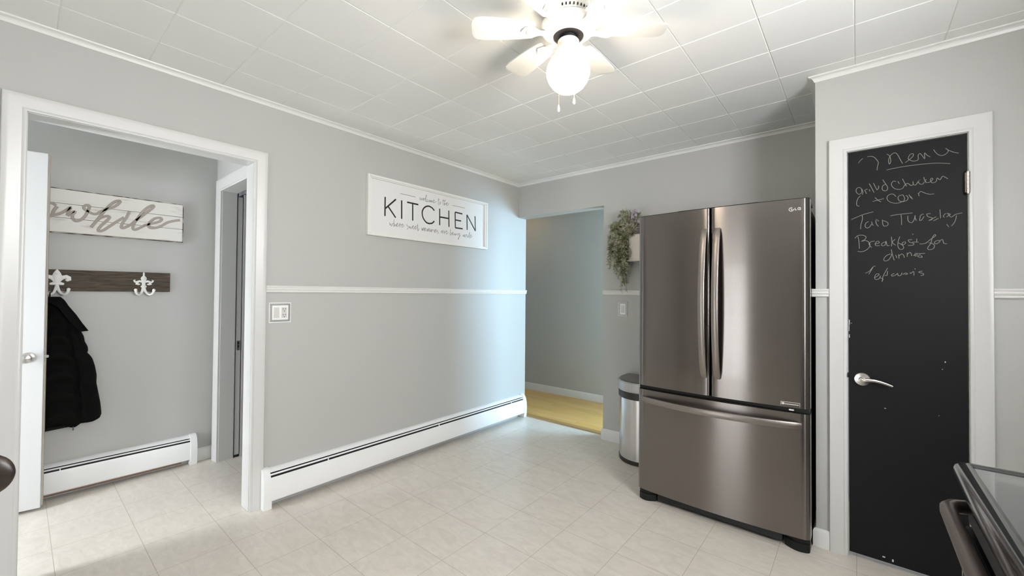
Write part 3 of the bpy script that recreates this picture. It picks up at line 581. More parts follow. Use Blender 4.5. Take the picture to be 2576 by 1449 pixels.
# ================================================================== HOOK RACK AND COAT
r = thing('hook_rack', 'dark brown wooden board with two white cast iron hooks on mudroom wall', 'coat rack', (-1.13, -3.0, 1.29))
MB().box(-1.129, -1.111, -3.60, -2.679, 1.293, 1.430).build('board', BARN, r, bevel=.0012)
def hook_fleur(yc, fat):
    b = MB(); xs = -1.107; f = lambda P: [(xs, yc + p[0], p[1]) for p in P]
    FL = ((1, 0, 0), .35)
    if fat:
        b.tube(f([(0, 1.430), (0, 1.422), (0, 1.408), (0, 1.392), (0, 1.375), (0, 1.358), (0, 1.342)]), [.002, .008, .016, .0215, .0205, .015, .011], 14, FL)
        for s in (-1, 1):
            b.tube(f([(s*.006, 1.352), (s*.014, 1.368), (s*.026, 1.381), (s*.040, 1.384), (s*.050, 1.377), (s*.052, 1.367), (s*.044, 1.362), (s*.036, 1.367)]), [.008, .010, .012, .013, .013, .011, .008, .004], 10, FL)
            b.tube(f([(s*.005, 1.35), (s*.014, 1.343), (s*.02, 1.349)]), [.007, .006, .005], 8, FL)
        b.tube(f([(-.031, 1.338), (-.020, 1.340), (0, 1.341), (.020, 1.340), (.031, 1.338)]), [.006, .009, .009, .009, .006], 10, ((1, 0, 0), .6))
    else:
        b.tube(f([(0, 1.430), (0, 1.424), (0, 1.412), (0, 1.404), (0, 1.394), (0, 1.383), (0, 1.372), (0, 1.358), (0, 1.345)]), [.002, .005, .0048, .006, .0145, .0165, .0125, .010, .0105], 12, FL)
        for s in (-1, 1):
            b.tube(f([(s*.006, 1.362), (s*.022, 1.367), (s*.036, 1.360), (s*.046, 1.362), (s*.051, 1.371), (s*.044, 1.377)]), [.007, .0075, .0075, .006, .0055, .002], 10, FL)
            b.tube(f([(s*.034, 1.360), (s*.036, 1.348), (s*.026, 1.345), (s*.017, 1.347)]), [.007, .009, .006, .002], 8, FL)
        b.tube(f([(-.015, 1.329), (0, 1.330), (.015, 1.329)]), [.006, .0085, .006], 10, ((1, 0, 0), .7))
        b.tube(f([(0, 1.352), (0, 1.33), (0, 1.30)]), [.010, .011, .010], 10, FL)
    for s in (-1, 1):
        pts = [(0, 1.334), (.004, 1.312), (.009, 1.294), (.017, 1.279), (.028, 1.272), (.039, 1.278), (.045, 1.290), (.047, 1.303)]
        xo = [0, .004, .012, .022, .033, .042, .047, .049]
        b.tube([(xs + xo[i], yc + s*p[0]*1.02, p[1]) for i, p in enumerate(pts)], [.009, .0085, .0075, .007, .0065, .0065, .007, .009], 10)
        b.ball((xs + .049, yc + s*.048, 1.305), .0095)
    b.ball((-1.110, yc, 1.400 if fat else 1.385), .012, .012, .012)
    return b
h = hook_fleur(-3.238, True).build('hook', IRONW, r); h['label'] = 'broad fleur-de-lis white iron hook holding the coat'
h = hook_fleur(-2.826, False).build('hook', IRONW, r); h['label'] = 'slender spear-topped white iron hook, empty'

def coat():
    r = thing('coat', 'black puffer coat hanging from the left hook beside the white door', 'coat', (-1.09, -3.24, .44))
    right = [(1.258, -3.222), (1.24, -3.205), (1.21, -3.19), (1.15, -3.165), (1.10, -3.143), (1.055, -3.132), (1.03, -3.126), (1.0, -3.114), (.965, -3.109), (.935, -3.096), (.908, -3.093), (.893, -3.097), (.875, -3.084), (.85, -3.072), (.80, -3.060), (.74, -3.051), (.69, -3.052), (.64, -3.044), (.56, -3.032), (.50, -3.026), (.455, -3.024)]
    left = [(1.258, -3.272), (1.24, -3.285), (1.20, -3.31), (1.12, -3.345), (1.02, -3.37), (.9, -3.39), (.7, -3.41), (.5, -3.42), (.455, -3.42)]
    def at(T, z):
        for (za, ya), (zb, yb) in zip(T, T[1:]):
            if za >= z >= zb: return ya + (yb - ya)*(za - z)/max(za - zb, 1e-6)
        return T[-1][1]
    hem = [(0, .415), (.22, .40), (.33, .424), (.40, .470), (.44, .497), (.50, .480), (.58, .452), (.66, .434), (.71, .438), (.77, .456), (.88, .452), (.97, .462), (1, .48)]
    def hm(u):
        for (a, za), (b, zb) in zip(hem, hem[1:]):
            if a <= u <= b: return za + (zb - za)*(u - a)/(b - a)
        return hem[-1][1]
    NU, NV = 36, 64; front = []; back = []
    for j in range(NV + 1):
        v = j/NV; fr = []; bk = []
        for i in range(NU + 1):
            u = i/NU; z = 1.258 - v*(1.258 - hm(u)); zz = max(z, .455)
            yl, yr = at(left, zz), at(right, zz)
            y = yl + (yr - yl)*u
            e = max(0.0, 1 - (2*u - 1)**2)**.55
            D = (.035 + .065*min(1, v*2.2))*e
            D *= 1 + .16*math.sin(z*52 + 1.2*math.sin(u*9))*(.4 + .6*e)          # quilted baffles
            D += .012*math.exp(-((u - .80)/.05)**2)*e + .016*e*math.sin(u*13 + z*5)*v - .020*math.exp(-((u - .74)/.022)**2)*min(1, v*1.5)
            fr.append((-1.106 + max(D, .002) if D > 0 else -1.104, y, z)); bk.append((-1.108, y, z))
        front.append(fr); back.append(bk)
    b = MB(); b.loft([a + c[::-1] for a, c in zip(front, back)])
    b.build('coat_body', COATM, r, sharp=60)
    c = MB()                                                                    # collar folded over, its point sticking out to the right
    P = [(-1.045, -3.30, 1.235), (-1.048, -3.265, 1.256), (-1.045, -3.225, 1.248), (-1.035, -3.19, 1.203), (-1.028, -3.155, 1.145), (-1.025, -3.130, 1.095), (-1.028, -3.100, 1.042)]
    Q = [(-1.03, -3.31, 1.20), (-1.03, -3.27, 1.222), (-1.015, -3.235, 1.195), (-1.005, -3.20, 1.13), (-1.0, -3.165, 1.075), (-1.005, -3.138, 1.038), (-1.026, -3.102, 1.040)]
    rings = [[p, tuple(Vector(p).lerp(Vector(q), .5) + Vector((.012, 0, 0))), q, tuple(Vector(q) - Vector((.012, 0, 0))), tuple(Vector(p) - Vector((.012, 0, 0)))] for p, q in zip(P, Q)]
    c.loft(rings); c.build('collar', COATM, r, sharp=60)
    MB().tube([(-1.055, -3.267, 1.245), (-1.050, -3.267, 1.276), (-1.064, -3.267, 1.287), (-1.084, -3.267, 1.287), (-1.096, -3.267, 1.276), (-1.094, -3.267, 1.245)], .0025, 8).build('hanging_loop', BLACKP, r)
    MB().tube([(-1.03, -3.158, .442), (-1.03, -3.158, .43)], .0022, 6).tube([(-1.03, -3.158, .43), (-1.03, -3.158, .418)], .0035, 6).build('zipper_pull', FIN, r)
coat()

# ================================================================== WALL PLATES
def plate(axis, base, sgn, a0, a1, z0, z1, name, label, cat, units):
    r = thing(name, label, cat, (base, (a0 + a1)/2, z0) if axis == 'x' else ((a0 + a1)/2, base, z0))
    def bx(mb, p, q, lo, hi, d0, d1):
        d0, d1 = base + sgn*d0, base + sgn*d1; d0, d1 = min(d0, d1), max(d0, d1)
        if axis == 'x': mb.box(d0, d1, p, q, lo, hi)
        else: mb.box(p, q, d0, d1, lo, hi)
        return mb
    bx(MB(), a0, a1, z0, z1, .0005, .0035).build('plate', PLATEW, r, bevel=.0015)
    f = MB()
    for i, (ins, d) in enumerate(((.006, .0050), (.0125, .0062))): 
        e = .004
        for (p, q, lo, hi) in ((a0 + ins, a0 + ins + e, z0 + ins, z1 - ins), (a1 - ins - e, a1 - ins, z0 + ins, z1 - ins), (a0 + ins + e, a1 - ins - e, z1 - ins - e, z1 - ins), (a0 + ins + e, a1 - ins - e, z0 + ins, z0 + ins + e)): bx(f, p, q, lo, hi, .0034, d)
    f.build('rim', RIM, r, bevel=.0012)
    bx(MB(), a0 + .018, a1 - .018, z0 + .018, z1 - .018, .0034, .0058).build('insert', PLATEW, r, bevel=.001)
    for kind, c in units:
        zc = (z0 + z1)/2; hw = .0155
        if kind == 'rocker':
            q = MB()
            pts = [(.0057, zc - .032), (.0095, zc - .032), (.0062, zc + .032), (.0057, zc + .032)]
            if axis == 'x': q.prism([(base + sgn*d, z) for d, z in pts], 'y', c - hw, c + hw)
            else: q.loft([[(c - hw, base + sgn*d, z) for d, z in pts], [(c + hw, base + sgn*d, z) for d, z in pts]])
            q.build('rocker_switch', PLATEG, r, bevel=.0006)
        else:
            o = bx(MB(), c - hw, c + hw, zc - .032, zc + .032, .0057, .0072).build('outlet', PLATEG, r, bevel=.0008)
            s = MB()
            for zz in (zc + .015, zc - .021):
                bx(s, c - .0078, c - .0052, zz + .003, zz + .012, .0071, .0076); bx(s, c + .0052, c + .0078, zz + .003, zz + .012, .0071, .0076)
                bx(s, c - .0025, c + .0025, zz - .008, zz - .003, .0071, .0076)
            s.build('outlet_slot', DARK, o)
    return r
plate('x', 0, 1, -2.411, -2.282, 1.109, 1.233, 'switch_plate', 'white two-gang plate with rocker switch and outlet beside the cased opening', 'switch', [('rocker', -2.3685), ('outlet', -2.3235)])
plate('y', 0, -1, 1.143, 1.229, 1.109, 1.237, 'switch_plate', 'white single rocker switch plate between the hall opening and refrigerator', 'switch', [('rocker', 1.186)])

# ================================================================== CEILING FAN
FX, FY = 1.865, -1.985
r = thing('ceiling_fan', 'white flush-mount ceiling fan with a lit schoolhouse globe', 'ceiling fan', (FX, FY, CZ))
hs = MB().lathe([(.001, CZ), (.088, CZ), (.094, 2.452), (.096, 2.436), (.095, 2.418), (.088, 2.404), (.070, 2.398), (.001, 2.398)], (FX, FY, 0), 'z', 48).build('canopy', FANW, r)
v = MB()
for k in range(40):
    a = 2*PI*k/40
    v.obox((FX + .0935*math.cos(a), FY + .0935*math.sin(a), 2.412), (math.cos(a), math.sin(a), 0), (-math.sin(a), math.cos(a), 0), (0, 0, 1), .0025, .0022, .004)
v.build('vent_slot', DARK, hs)
MB().lathe([(.001, 2.398), (.060, 2.398), (.098, 2.394), (.110, 2.384), (.112, 2.374), (.106, 2.362), (.090, 2.352), (.076, 2.347), (.074, 2.340), (.068, 2.337), (.062, 2.337), (.060, 2.350), (.001, 2.350)], (FX, FY, 0), 'z', 48).build('motor_housing', FANW, r)
MB().lathe([(.001, 2.3505), (.0598, 2.3505), (.0598, 2.3395), (.030, 2.3395), (.028, 2.318), (.001, 2.318)], (FX, FY, 0), 'z', 32).build('hub_recess', DARK, r)
fdir = math.atan2(FWD.y, FWD.x)
for k in range(6):
    a = fdir + math.radians((35, 92, 147, 213, 268, 325)[k]); c, s = math.cos(a), math.sin(a)
    rad, tan = Vector((c, s, 0)), Vector((-s, c, 0)); o = Vector((FX, FY, 0))
    arm = MB()
    pts = [(.070, 2.352, .010), (.095, 2.350, .013), (.115, 2.351, .012), (.135, 2.353, .024), (.160, 2.355, .032), (.178, 2.356, .020), (.190, 2.356, .004)]
    arm.ribbon([o + rad*q[0] + Vector((0, 0, q[1])) for q in pts], [q[2] for q in pts], .0035, tan, Vector((0, 0, 1)))
    arm.ball(tuple(o + rad*.152 + Vector((0, 0, 2.351))), .020, .020, .006)
    arm.build('blade_arm', FANW, r)
    pit = math.radians(9); wv = tan*math.cos(pit) + Vector((0, 0, 1))*math.sin(pit); nv = rad.cross(wv)
    prof = [(.135, .034), (.145, .040), (.20, .048), (.27, .054), (.34, .057), (.372, .053), (.384, .043), (.389, .025)]
    MB().ribbon([o + rad*q[0] + Vector((0, 0, 2.3625)) for q in prof], [q[1] for q in prof], .003, wv, nv).build('fan_blade', FANW, r)
MB().lathe([(.001, 2.322), (.040, 2.322), (.043, 2.318), (.043, 2.284), (.052, 2.280), (.054, 2.268), (.050, 2.264), (.001, 2.264)], (FX, FY, 0), 'z', 36).build('light_fitter', FANW, r)
MB().lathe([(.046, 2.266), (.050, 2.262), (.058, 2.254), (.073, 2.238), (.083, 2.219), (.0875, 2.199), (.0865, 2.182), (.079, 2.160), (.064, 2.138), (.046, 2.123), (.024, 2.115), (.002, 2.113)], (FX, FY, 0), 'z', 40).build('globe', GLOBE, r)
def chain(lat, fo, z0, z1):
    x, y = FX + RGT.x*lat + FWD.x*fo, FY + RGT.y*lat + FWD.y*fo
    b = MB(); z = z0
    xs, ys = FX + (x - FX)*.72, FY + (y - FY)*.72
    b.tube([(xs, ys, z0 + .012), (x, y, z0), (x, y, z1)], .0009, 6)
    while z > z1: b.ball((x, y, z), .0019, seg=8, rings=5); z -= .0052
    c = b.build('pull_chain', mat('brass_chain', (.62, .52, .32), .35, metal=1), r)
    MB().lathe([(.001, z1 + .003), (.0028, z1), (.0045, z1 - .008), (.0058, z1 - .016), (.0055, z1 - .021), (.003, z1 - .025), (.001, z1 - .026)], (x, y, 0), 'z', 14).build('pull_knob', PLATEW, c)
chain(-.043, -.048, 2.285, 2.038); chain(.034, .060, 2.285, 2.118)

# ================================================================== REFRIGERATOR
r = thing('refrigerator', 'black stainless french door refrigerator in the far corner', 'refrigerator', (2.127, -.45, 0))
MB().box(1.684, 2.570, -.752, -.04, .045, 1.765).build('cabinet', CABSIDE, r, bevel=.006)
XC = 2.126
def front_y(x): return -.838 - .028*(1 - ((x - XC)/.45)**2)
def door_profile(xa, xb, ra, rb, n=22):
    pts = []
    for i in range(n + 1):
        x = xa + (xb - xa)*i/n; y = front_y(x)
        da, db = x - xa, xb - x
        if da < ra: y += ra*.9 - ra*.9*math.sqrt(max(0, 1 - (1 - da/ra)**2))
        if db < rb: y += rb*.9 - rb*.9*math.sqrt(max(0, 1 - (1 - db/rb)**2))
        pts.append((x, y))
    # denser samples inside the rounded edges
    for (e, rr, sg) in ((xa, ra, 1), (xb, rb, -1)):
        for k in range(1, 8):
            x = e + sg*rr*(k/8)**2; d = rr*(k/8)**2
            pts.append((x, front_y(x) + rr*.9 - rr*.9*math.sqrt(max(0, 1 - (1 - d/rr)**2))))
    pts = sorted(set(pts))
    return pts + [(xb, -.765), (xa, -.765)]
def fdoor(name, xa, xb, z0, z1, ra, rb):
    d = MB().prism(door_profile(xa, xb, ra, rb), 'z', z0, z1).build(name, STEEL, r, sharp=50)
    return d
dl = fdoor('left_door', 1.677, 2.1125, .728, 1.797, .030, .016)
dr = fdoor('right_door', 2.1185, 2.576, .728, 1.797, .016, .030)
fd = fdoor('freezer_drawer', 1.677, 2.576, .074, .702, .030, .030)
def dcap(par, xa, xb, ra, rb, z):
    MB().prism(door_profile(xa, xb, ra, rb), 'z', z, z + .003).build('door_trim', BLACKP, par)
dcap(dl, 1.677, 2.1125, .030, .016, 1.7972); dcap(dr, 2.1185, 2.576, .016, .030, 1.7972)
MB().box(1.69, 2.565, -.766, -.750, .05, 1.785).build('gasket', BLACKP, r)
MB().box(1.683, 2.570, -.815, -.764, .703, .727).build('mid_rail', BLACKP, r)
def vhandle(par, xc):
    pts = []; T = []
    n = 28
    for i in range(n + 1):
        t = i/n; z = .835 + (1.675 - .835)*t
        so = .066*(math.sin(PI*t)**.62) if 0 < t < 1 else 0
        pts.append((xc, front_y(xc) - .006 - so, z))
    for i in range(n + 1):
        a, b = Vector(pts[max(i - 1, 0)]), Vector(pts[min(i + 1, n)]); d = (b - a).normalized()
        T.append(Vector((1, 0, 0)).cross(d))
    hw = [.0165]*(n + 1); hw[0] = hw[-1] = .014
    ht = [.0085 + .004*math.sin(PI*i/n) for i in range(n + 1)]
    MB().ribbon(pts, hw, ht, (1, 0, 0), T).build('handle', HSTEEL, par, sharp=40)
vhandle(dl, 2.086); vhandle(dr, 2.156)
pts = []; T = []; n = 36
for i in range(n + 1):
    t = i/n; x = 1.712 + (2.538 - 1.712)*t
    so = .052*(math.sin(PI*t)**.6) if 0 < t < 1 else 0
    pts.append((x, front_y(x) - .005 - so, .645))
for i in range(n + 1):
    a, b = Vector(pts[max(i - 1, 0)]), Vector(pts[min(i + 1, n)]); T.append((b - a).normalized().cross(Vector((0, 0, 1))))
MB().ribbon(pts, [.0165 - (.004 if i in (0, n) else 0) for i in range(n + 1)], [.0085 + .004*math.sin(PI*i/n) for i in range(n + 1)], (0, 0, 1), T).build('handle', HSTEEL, fd, sharp=40)
# maker's mark: ring with letters, then two block letters
def fy(x): return front_y(x) - .0004
mk = MB()
def flat_stroke(P, wd):
    for (a, b) in zip(P, P[1:]):
        d = Vector((b[0] - a[0], 0, b[1] - a[1])).normalized(); nn = Vector((-d.z, 0, d.x))*wd/2
        q = []
        for (x, z, sgn) in ((a[0], a[1], 1), (b[0], b[1], 1), (b[0], b[1], -1), (a[0], a[1], -1)):
            x2, z2 = x + nn.x*sgn, z + nn.z*sgn; q.append((x2, fy(x2), z2))
        q2 = [(p[0], p[1] - .0008, p[2]) for p in q]
        mk.loft([q, q2])
lx, lz, lr = 2.4985, 1.7455, .0095
arc = [(lx + lr*math.cos(math.radians(t)), lz + lr*math.sin(math.radians(t))) for t in range(60, 361, 12)]
flat_stroke(arc, .0022)
flat_stroke([(lx + lr, lz), (lx + .003, lz)], .002)
flat_stroke([(lx, lz + .0055), (lx, lz - .0052), (lx + .003, lz - .0052)], .002)
flat_stroke([(lx - .0045, lz + .003), (lx - .0028, lz + .003)], .0018)
flat_stroke([(2.5145, 1.7515), (2.5145, 1.7405), (2.5225, 1.7405)], .0024)
flat_stroke([(2.5375, 1.7500), (2.5345, 1.7518), (2.5295, 1.7518), (2.5262, 1.7485), (2.5262, 1.7435), (2.5295, 1.7405), (2.5375, 1.7405), (2.5375, 1.7460), (2.5330, 1.7460)], .0024)
mk.build('maker_mark', SILVER, dr, smoothed=False)
bd = MB()
for (xa, xb, za, zb) in ((2.452, 2.534, .7535, .7555), (2.452, 2.4535, .738, .7555), (2.5325, 2.534, .736, .7555), (2.456, 2.468, .741, .751), (2.470, 2.529, .7425, .7465)):
    q = [(xa, fy(xa), za), (xb, fy(xb), za), (xb, fy(xb), zb), (xa, fy(xa), zb)]
    bd.loft([q, [(p[0], p[1] - .0006, p[2]) for p in q]])
bd.build('door_badge', SILVER, dr, smoothed=False)
MB().box(2.486, 2.507, -.834, -.82, .7105, .7165).build('drawer_tag', PLATEW, r)
for xs in (1.70, 2.53):
    MB().prism([(xs, -.82), (xs + .045, -.82), (xs + .045, -.66), (xs, -.64)], 'z', 1.766, 1.794).build('hinge_cover', BLACKP, r, bevel=.006)
MB().prism([(1.90, -.815), (1.93, -.832), (2.34, -.832), (2.38, -.812), (2.38, -.79), (1.90, -.79)], 'z', 1.7975, 1.808).build('top_trim', BLACKP, r, bevel=.002)
g = MB(); g.prism([(-.800, .018), (-.815, .020), (-.822, .030), (-.815, .064), (-.77, .068), (-.76, .03), (-.77, .018)], 'x', 1.80, 2.455); g.build('base_grille', BLACKP, r, bevel=.002)
def foot(x0, x1, flip):
    n = 12; P = []
    for i in range(n + 1):
        t = i/n; x = x0 + (x1 - x0)*t
        q = t if not flip else 1 - t
        P.append((x, -.80 - .030*math.sin(PI*min(1, .15 + q*.85))))
    P += [(x1, -.74), (x0, -.74)]
    MB().prism(P, 'z', .0, .045).prism([(x, y + .004 if y < -.76 else y) for x, y in P], 'z', .045, .072).build('foot_cover', BLACKP, r, bevel=.003)
foot(1.682, 1.785, False); foot(2.462, 2.572, True)

# ================================================================== TRASH CAN
r = thing('trash_can', 'stainless semi-round trash can between hall opening and refrigerator', 'trash can', (1.45, -.12, 0))
def dshape(cx, yb, hw, dp, str_, n=28):
    P = [(cx - hw, yb), ]
    P += [(cx - hw*math.cos(PI*i/n), yb - str_ - (dp - str_)*math.sin(PI*i/n)) for i in range(n + 1)]
    P += [(cx + hw, yb)]
    return P
CX_, YB = 1.448, -.03
MB().prism(dshape(CX_, YB, .198, .345, .10), 'z', .03, .50).build('body', CANS, r, sharp=40)
MB().prism(dshape(CX_, YB, .200, .348, .10), 'z', .0, .032).build('base_ring', CAND, r, bevel=.002)
MB().prism(dshape(CX_, YB, .205, .354, .10), 'z', .495, .548).build('collar_band', CAND, r, bevel=.003)
MB().prism(dshape(CX_, YB, .212, .362, .10), 'z', .550, .625).build('lid_rim', CANL, r, bevel=.007, seg=3)
MB().prism(dshape(CX_, YB - .012, .192, .330, .10), 'z', .6245, .632).build('lid', CANG, r, bevel=.004)
MB().prism([(CX_ - .12, -.30), (CX_ - .04, -.365), (CX_ + .06, -.365), (CX_ + .06, -.34), (CX_ - .12, -.28)], 'z', .478, .540).build('step_latch', BLACKP, r, bevel=.004)

# ================================================================== HANGING PLANT
r = thing('wall_planter', 'cream wooden wall box behind the trailing plant beside refrigerator', 'planter', (1.45, 0, 1.585))
b = MB(); b.box(1.295, 1.655, -.128, -.112, 1.588, 1.80); b.box(1.295, 1.311, -.112, -.002, 1.588, 1.80); b.box(1.639, 1.655, -.112, -.002, 1.588, 1.80); b.box(1.311, 1.639, -.018, -.002, 1.588, 1.80); b.box(1.311, 1.639, -.112, -.018, 1.588, 1.604)
b.build('box', CREAM, r, bevel=.0015)
MB().box(1.285, 1.665, -.136, -.001, 1.578, 1.5875).build('bottom_board', CREAM, r, bevel=.002)
pr = thing('trailing_plant', 'artificial trailing plant with faded green leaves and lavender flowers', 'plant', (1.34, -.10, 1.80))
rnd = random.Random(11)
lv = MB(); sm = MB(); pe = MB()
def leaf(p, d, L, wd):
    d = d.normalized(); a = Vector((rnd.uniform(-1, 1), rnd.uniform(-1, 1), rnd.uniform(-1, 1)))
    n = d.cross(a); n = n.normalized() if n.length > 1e-3 else Vector((1, 0, 0)); up = n.cross(d)
    p = Vector(p); m_ = p + d*L*.5
    q = [p, m_ + n*wd + up*wd*.35, p + d*L - up*L*.12, m_ - n*wd + up*wd*.35, m_ - up*wd*.12]
    lv.add([tuple(c) for c in q], [(0, 1, 4), (1, 2, 4), (2, 3, 4), (3, 0, 4)])
def strand(p0, p1, p2, p3, dens, ll):
    p0, p1, p2, p3 = map(Vector, (p0, p1, p2, p3)); n = 12; P = []
    for i in range(n + 1):
        t = i/n; P.append(p0*(1 - t)**3 + p1*3*t*(1 - t)**2 + p2*3*t*t*(1 - t) + p3*t**3)
    for q in P: q.y = min(q.y, -.012)
    sm.tube(P, [.0020 - .0012*i/n for i in range(n + 1)], 5)
    for i in range(1, n):
        for _ in range(dens):
            t = rnd.random(); q = P[i].lerp(P[i + 1], t); tg = (P[i + 1] - P[i]).normalized()
            d = tg*rnd.uniform(.3, 1.0) + Vector((rnd.uniform(-1, 1), rnd.uniform(-1, .8), rnd.uniform(-.6, .5)))
            L = ll*rnd.uniform(.6, 1.25)
            if q.y + d.normalized().y*L > -.006: d.y = -abs(d.y)
            leaf(q, d, L, L*.13)
for k in range(46):
    s = (1.31 + rnd.uniform(-.03, .07), -.10 + rnd.uniform(-.05, .04), 1.80 + rnd.uniform(-.02, .12))
    ex = rnd.gauss(1.205, .058); ex = min(max(ex, 1.09), 1.315); ey = -.09 + rnd.uniform(-.09, .06)
    ez = 1.72 - .36*rnd.random()*(1 - abs(ex - 1.215)/.17)
    out = (s[0] + (ex - s[0])*.8 + rnd.uniform(-.06, 0), s[1] + (ey - s[1])*.8, s[2] + rnd.uniform(.02, .11))
    strand(s, out, (ex + rnd.uniform(-.03, .02), ey, ez + .14), (ex, ey, ez), 12, .036)
for (ex, ez) in ((1.215, 1.318), (1.262, 1.335), (1.285, 1.40), (1.245, 1.42), (1.19, 1.43)):
    strand((1.29, -.12, 1.85), (1.22, -.15, 1.88), (ex - .005, -.12, ez + .24), (ex, -.10, ez), 6, .030)
for k in range(26):
    s = (1.30 + rnd.uniform(-.03, .07), -.11 + rnd.uniform(-.05, .04), 1.84 + rnd.uniform(-.03, .05))
    a = rnd.uniform(PI*.42, PI*1.05); L = rnd.uniform(.06, .17)
    e = (s[0] + math.cos(a)*L, s[1] + rnd.uniform(-.05, .04), min(s[2] + abs(math.sin(a))*L*.8, 1.98))
    strand(s, (s[0], s[1], s[2] + .03), (e[0], e[1], e[2] + .02), e, 10, .034)
for (ex, ez) in ((1.270, 2.012), (1.305, 2.0), (1.335, 1.995), (1.35, 1.975)):
    e = Vector((ex, -.13, ez)); strand((1.31, -.12, 1.88), (1.32, -.13, 1.92), (ex + .015, -.13, ez - .03), e, 5, .022)
for k in range(62):
    c = Vector((1.318 + rnd.gauss(0, .035), -.135 + rnd.gauss(0, .022), 1.925 + rnd.gauss(0, .03)))
    if k > 44: c = Vector((1.345 + rnd.gauss(0, .02), -.14 + rnd.gauss(0, .015), 1.972 + rnd.gauss(0, .016)))
    for q in range(5):
        a = 2*PI*q/5 + rnd.random(); d = Vector((math.cos(a), rnd.uniform(-.6, .1), math.sin(a))).normalized()
        n = d.cross(Vector((0, 1, .2))).normalized(); L = rnd.uniform(.009, .015)
        pe.add([tuple(c), tuple(c + d*L*.6 + n*L*.4), tuple(c + d*L), tuple(c + d*L*.6 - n*L*.4)], [(0, 1, 2), (0, 2, 3)])
sm.build('stem', STEMM, pr); 
lo = lv.build('foliage', LEAF, pr, smoothed=False); lo['kind'] = 'stuff'
po = pe.build('flower_cluster', PETAL, pr, smoothed=False); po['kind'] = 'stuff'
ms = MB(); ms.ball((1.345, -.085, 1.835), .058, .055, .052, 18, 12); ms.build('root_ball', MOSS, pr)

# ================================================================== STOVE
r = thing('stove', 'black freestanding electric stove with glass cooktop at lower right', 'stove', (3.25, -2.40, 0))
SX0, SX1, SY0, SY1 = 2.968, 3.60, -2.79, -2.022
MB().box(SX0, SX1, SY0 + .004, SY1 - .004, .02, .895).build('stove_body', STOVEB, r, bevel=.004)
def rrect(x0, x1, y0, y1, rad, n=6):
    P = []
    for (cx, cy, a0) in ((x1 - rad, y1 - rad, 0), (x0 + rad, y1 - rad, 90), (x0 + rad, y0 + rad, 180), (x1 - rad, y0 + rad, 270)):
        for k in range(n + 1):
            a = math.radians(a0 + 90*k/n); P.append((cx + rad*math.cos(a), cy + rad*math.sin(a)))
    return P
rings = []
for ins, z in ((.010, .886), (.002, .892), (0, .902), (0, .918), (.003, .927), (.009, .932), (.020, .934), (.028, .932), (.031, .9285)):
    rings.append([(x, y, z) for x, y in rrect(SX0 - .048 + ins, SX1 - ins, SY0 + ins, SY1 - ins, max(.028 - ins, .004))])
MB().loft(rings).build('cooktop_rim', STOVEB, r, sharp=60)
MB().prism(rrect(SX0 - .048 + .030, SX1 - .06, SY0 + .030, SY1 - .030, .006), 'z', .9280, .9292).build('cooktop_glass', GLASSTOP, r, smoothed=False)
for (x, y, rr) in ((3.12, -2.22, .085), (3.12, -2.58, .105), (3.42, -2.22, .10), (3.42, -2.58, .085)):
    MB().loft([[(x + q*math.cos(2*PI*k/40), y + q*math.sin(2*PI*k/40), z) for k in range(40)] for q, z in ((rr, .9293), (rr, .9296), (rr - .002, .9296), (rr - .002, .9293))]).build('burner_ring', FIN, r)
f = MB(); f.prism([(SX0 - .022, .80), (SX0 - .001, .80), (SX0 - .001, .886), (SX0 - .022, .886)], 'y', SY0 + .006, SY1 - .006); f.build('front_panel', OVENF, r, bevel=.003)
od = MB().box(SX0 - .030, SX0 - .001, SY0 + .006, SY1 - .006, .20, .792).build('oven_door', OVENF, r, bevel=.005)
MB().box(SX0 - .0325, SX0 - .029, SY0 + .09, SY1 - .10, .33, .68).build('oven_window', OVENF, od, bevel=.001)
MB().box(SX0 - .0325, SX0 - .0305, SY1 - .0095, SY1 - .0065, .21, .785).build('door_edge_strip', NICKEL, od)
P = []; n = 30
for i in range(n + 1):
    t = i/n; y = SY1 - .026 - t*(SY1 - SY0 - .052); e = min(t, 1 - t)
    so = .036*min(1, (e/.075))**.5
    P.append((SX0 - .026 - so, y, .838 + .006*min(1, e/.05)))
MB().tube(P, [.0145]*(n + 1), 14).build('oven_handle', STOVEH, od)
MB().box(SX0 - .026, SX0 - .001, SY0 + .006, SY1 - .006, .035, .19).build('storage_drawer', STOVEB, r, bevel=.004)
bk = MB(); bk.prism([(SX1 - .075, .928), (SX1 - .005, .928), (SX1 - .005, 1.12), (SX1 - .045, 1.12)], 'y', SY0 + .002, SY1 - .002); bk = bk.build('back_console', STOVEB, r, bevel=.006)
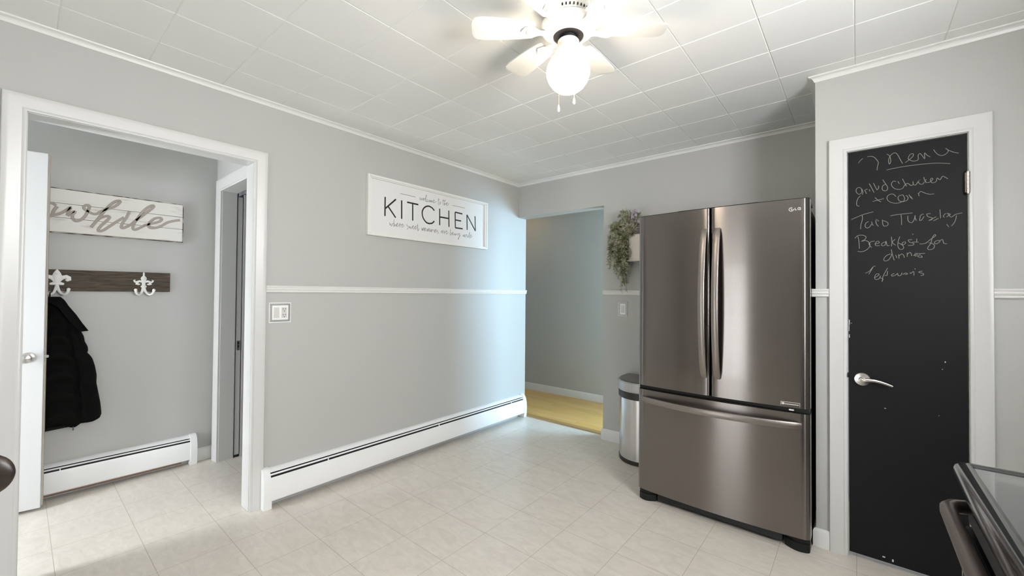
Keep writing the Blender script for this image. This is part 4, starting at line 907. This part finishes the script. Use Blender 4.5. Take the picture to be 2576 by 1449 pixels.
for k in range(4):
    yy = SY0 + .10 + k*.19
    MB().lathe([(.001, -.024), (.017, -.024), (.019, -.004), (.019, 0), (.001, 0)], (SX1 - .060, yy, 1.03), 'x', 18).build('control_knob', BLACKP, bk)
for (x, y) in ((SX0 + .03, SY0 + .04), (SX0 + .03, SY1 - .04), (SX1 - .04, SY0 + .04), (SX1 - .04, SY1 - .04)):
    MB().lathe([(.001, 0), (.016, 0), (.016, .022), (.001, .022)], (x, y, 0), 'z', 12).build('foot', BLACKP, r)

# ================================================================== DINING CHAIR (its back just enters the frame)
r = thing('dining_chair', 'dark wooden dining chair whose back enters at lower left edge', 'chair', (1.0, -3.63, 0))
CY0, CY1 = -3.85, -3.391
cr2 = []
n = 36
for i in range(n + 1):
    t = .5 - .5*math.cos(PI*i/n); t = .5 - .5*math.cos(PI*t); y = CY0 + (CY1 - CY0)*t; e = min(t, 1 - t)*(CY1 - CY0)
    q = math.sqrt(max(.01, 1 - max(0, 1 - e/.045)**2)); hh = .050*q; bow = .025*math.sin(PI*t)
    cr2.append([(1.19 - bow + .014*(.4 + .6*q)*math.cos(2*PI*k/20), y, .860 + hh*math.sin(2*PI*k/20)) for k in range(20)])
MB().loft(cr2).build('crest_rail', CHAIRW, r)
for y in (CY0 + .055, CY1 - .062):
    MB().tube([(1.185, y, .84), (1.175, y, .66), (1.155, y, .45), (1.16, y, .25), (1.19, y, 0)], [.016, .017, .020, .018, .014], 12).build('back_post', CHAIRW, r)
for k in range(3):
    y = CY0 + .12 + .10*k
    MB().ribbon([(1.178, y, .83), (1.165, y, .65), (1.150, y, .465)], .022, .005, (0, 1, 0), (1, 0, 0)).build('back_slat', CHAIRW, r)
MB().prism(rrect(.735, 1.165, CY0 + .01, CY1 - .035, .03), 'z', .435, .465).build('seat', CHAIRW, r, bevel=.008)
for y in (CY0 + .05, CY1 - .075):
    MB().tube([(.775, y, .44), (.765, y, 0)], [.019, .013], 12).build('front_leg', CHAIRW, r)
MB().box(.78, 1.15, CY0 + .045, CY0 + .06, .385, .434).box(.78, 1.15, CY1 - .083, CY1 - .068, .385, .434).box(.765, .78, CY0 + .06, CY1 - .083, .385, .434).build('apron', CHAIRW, r)
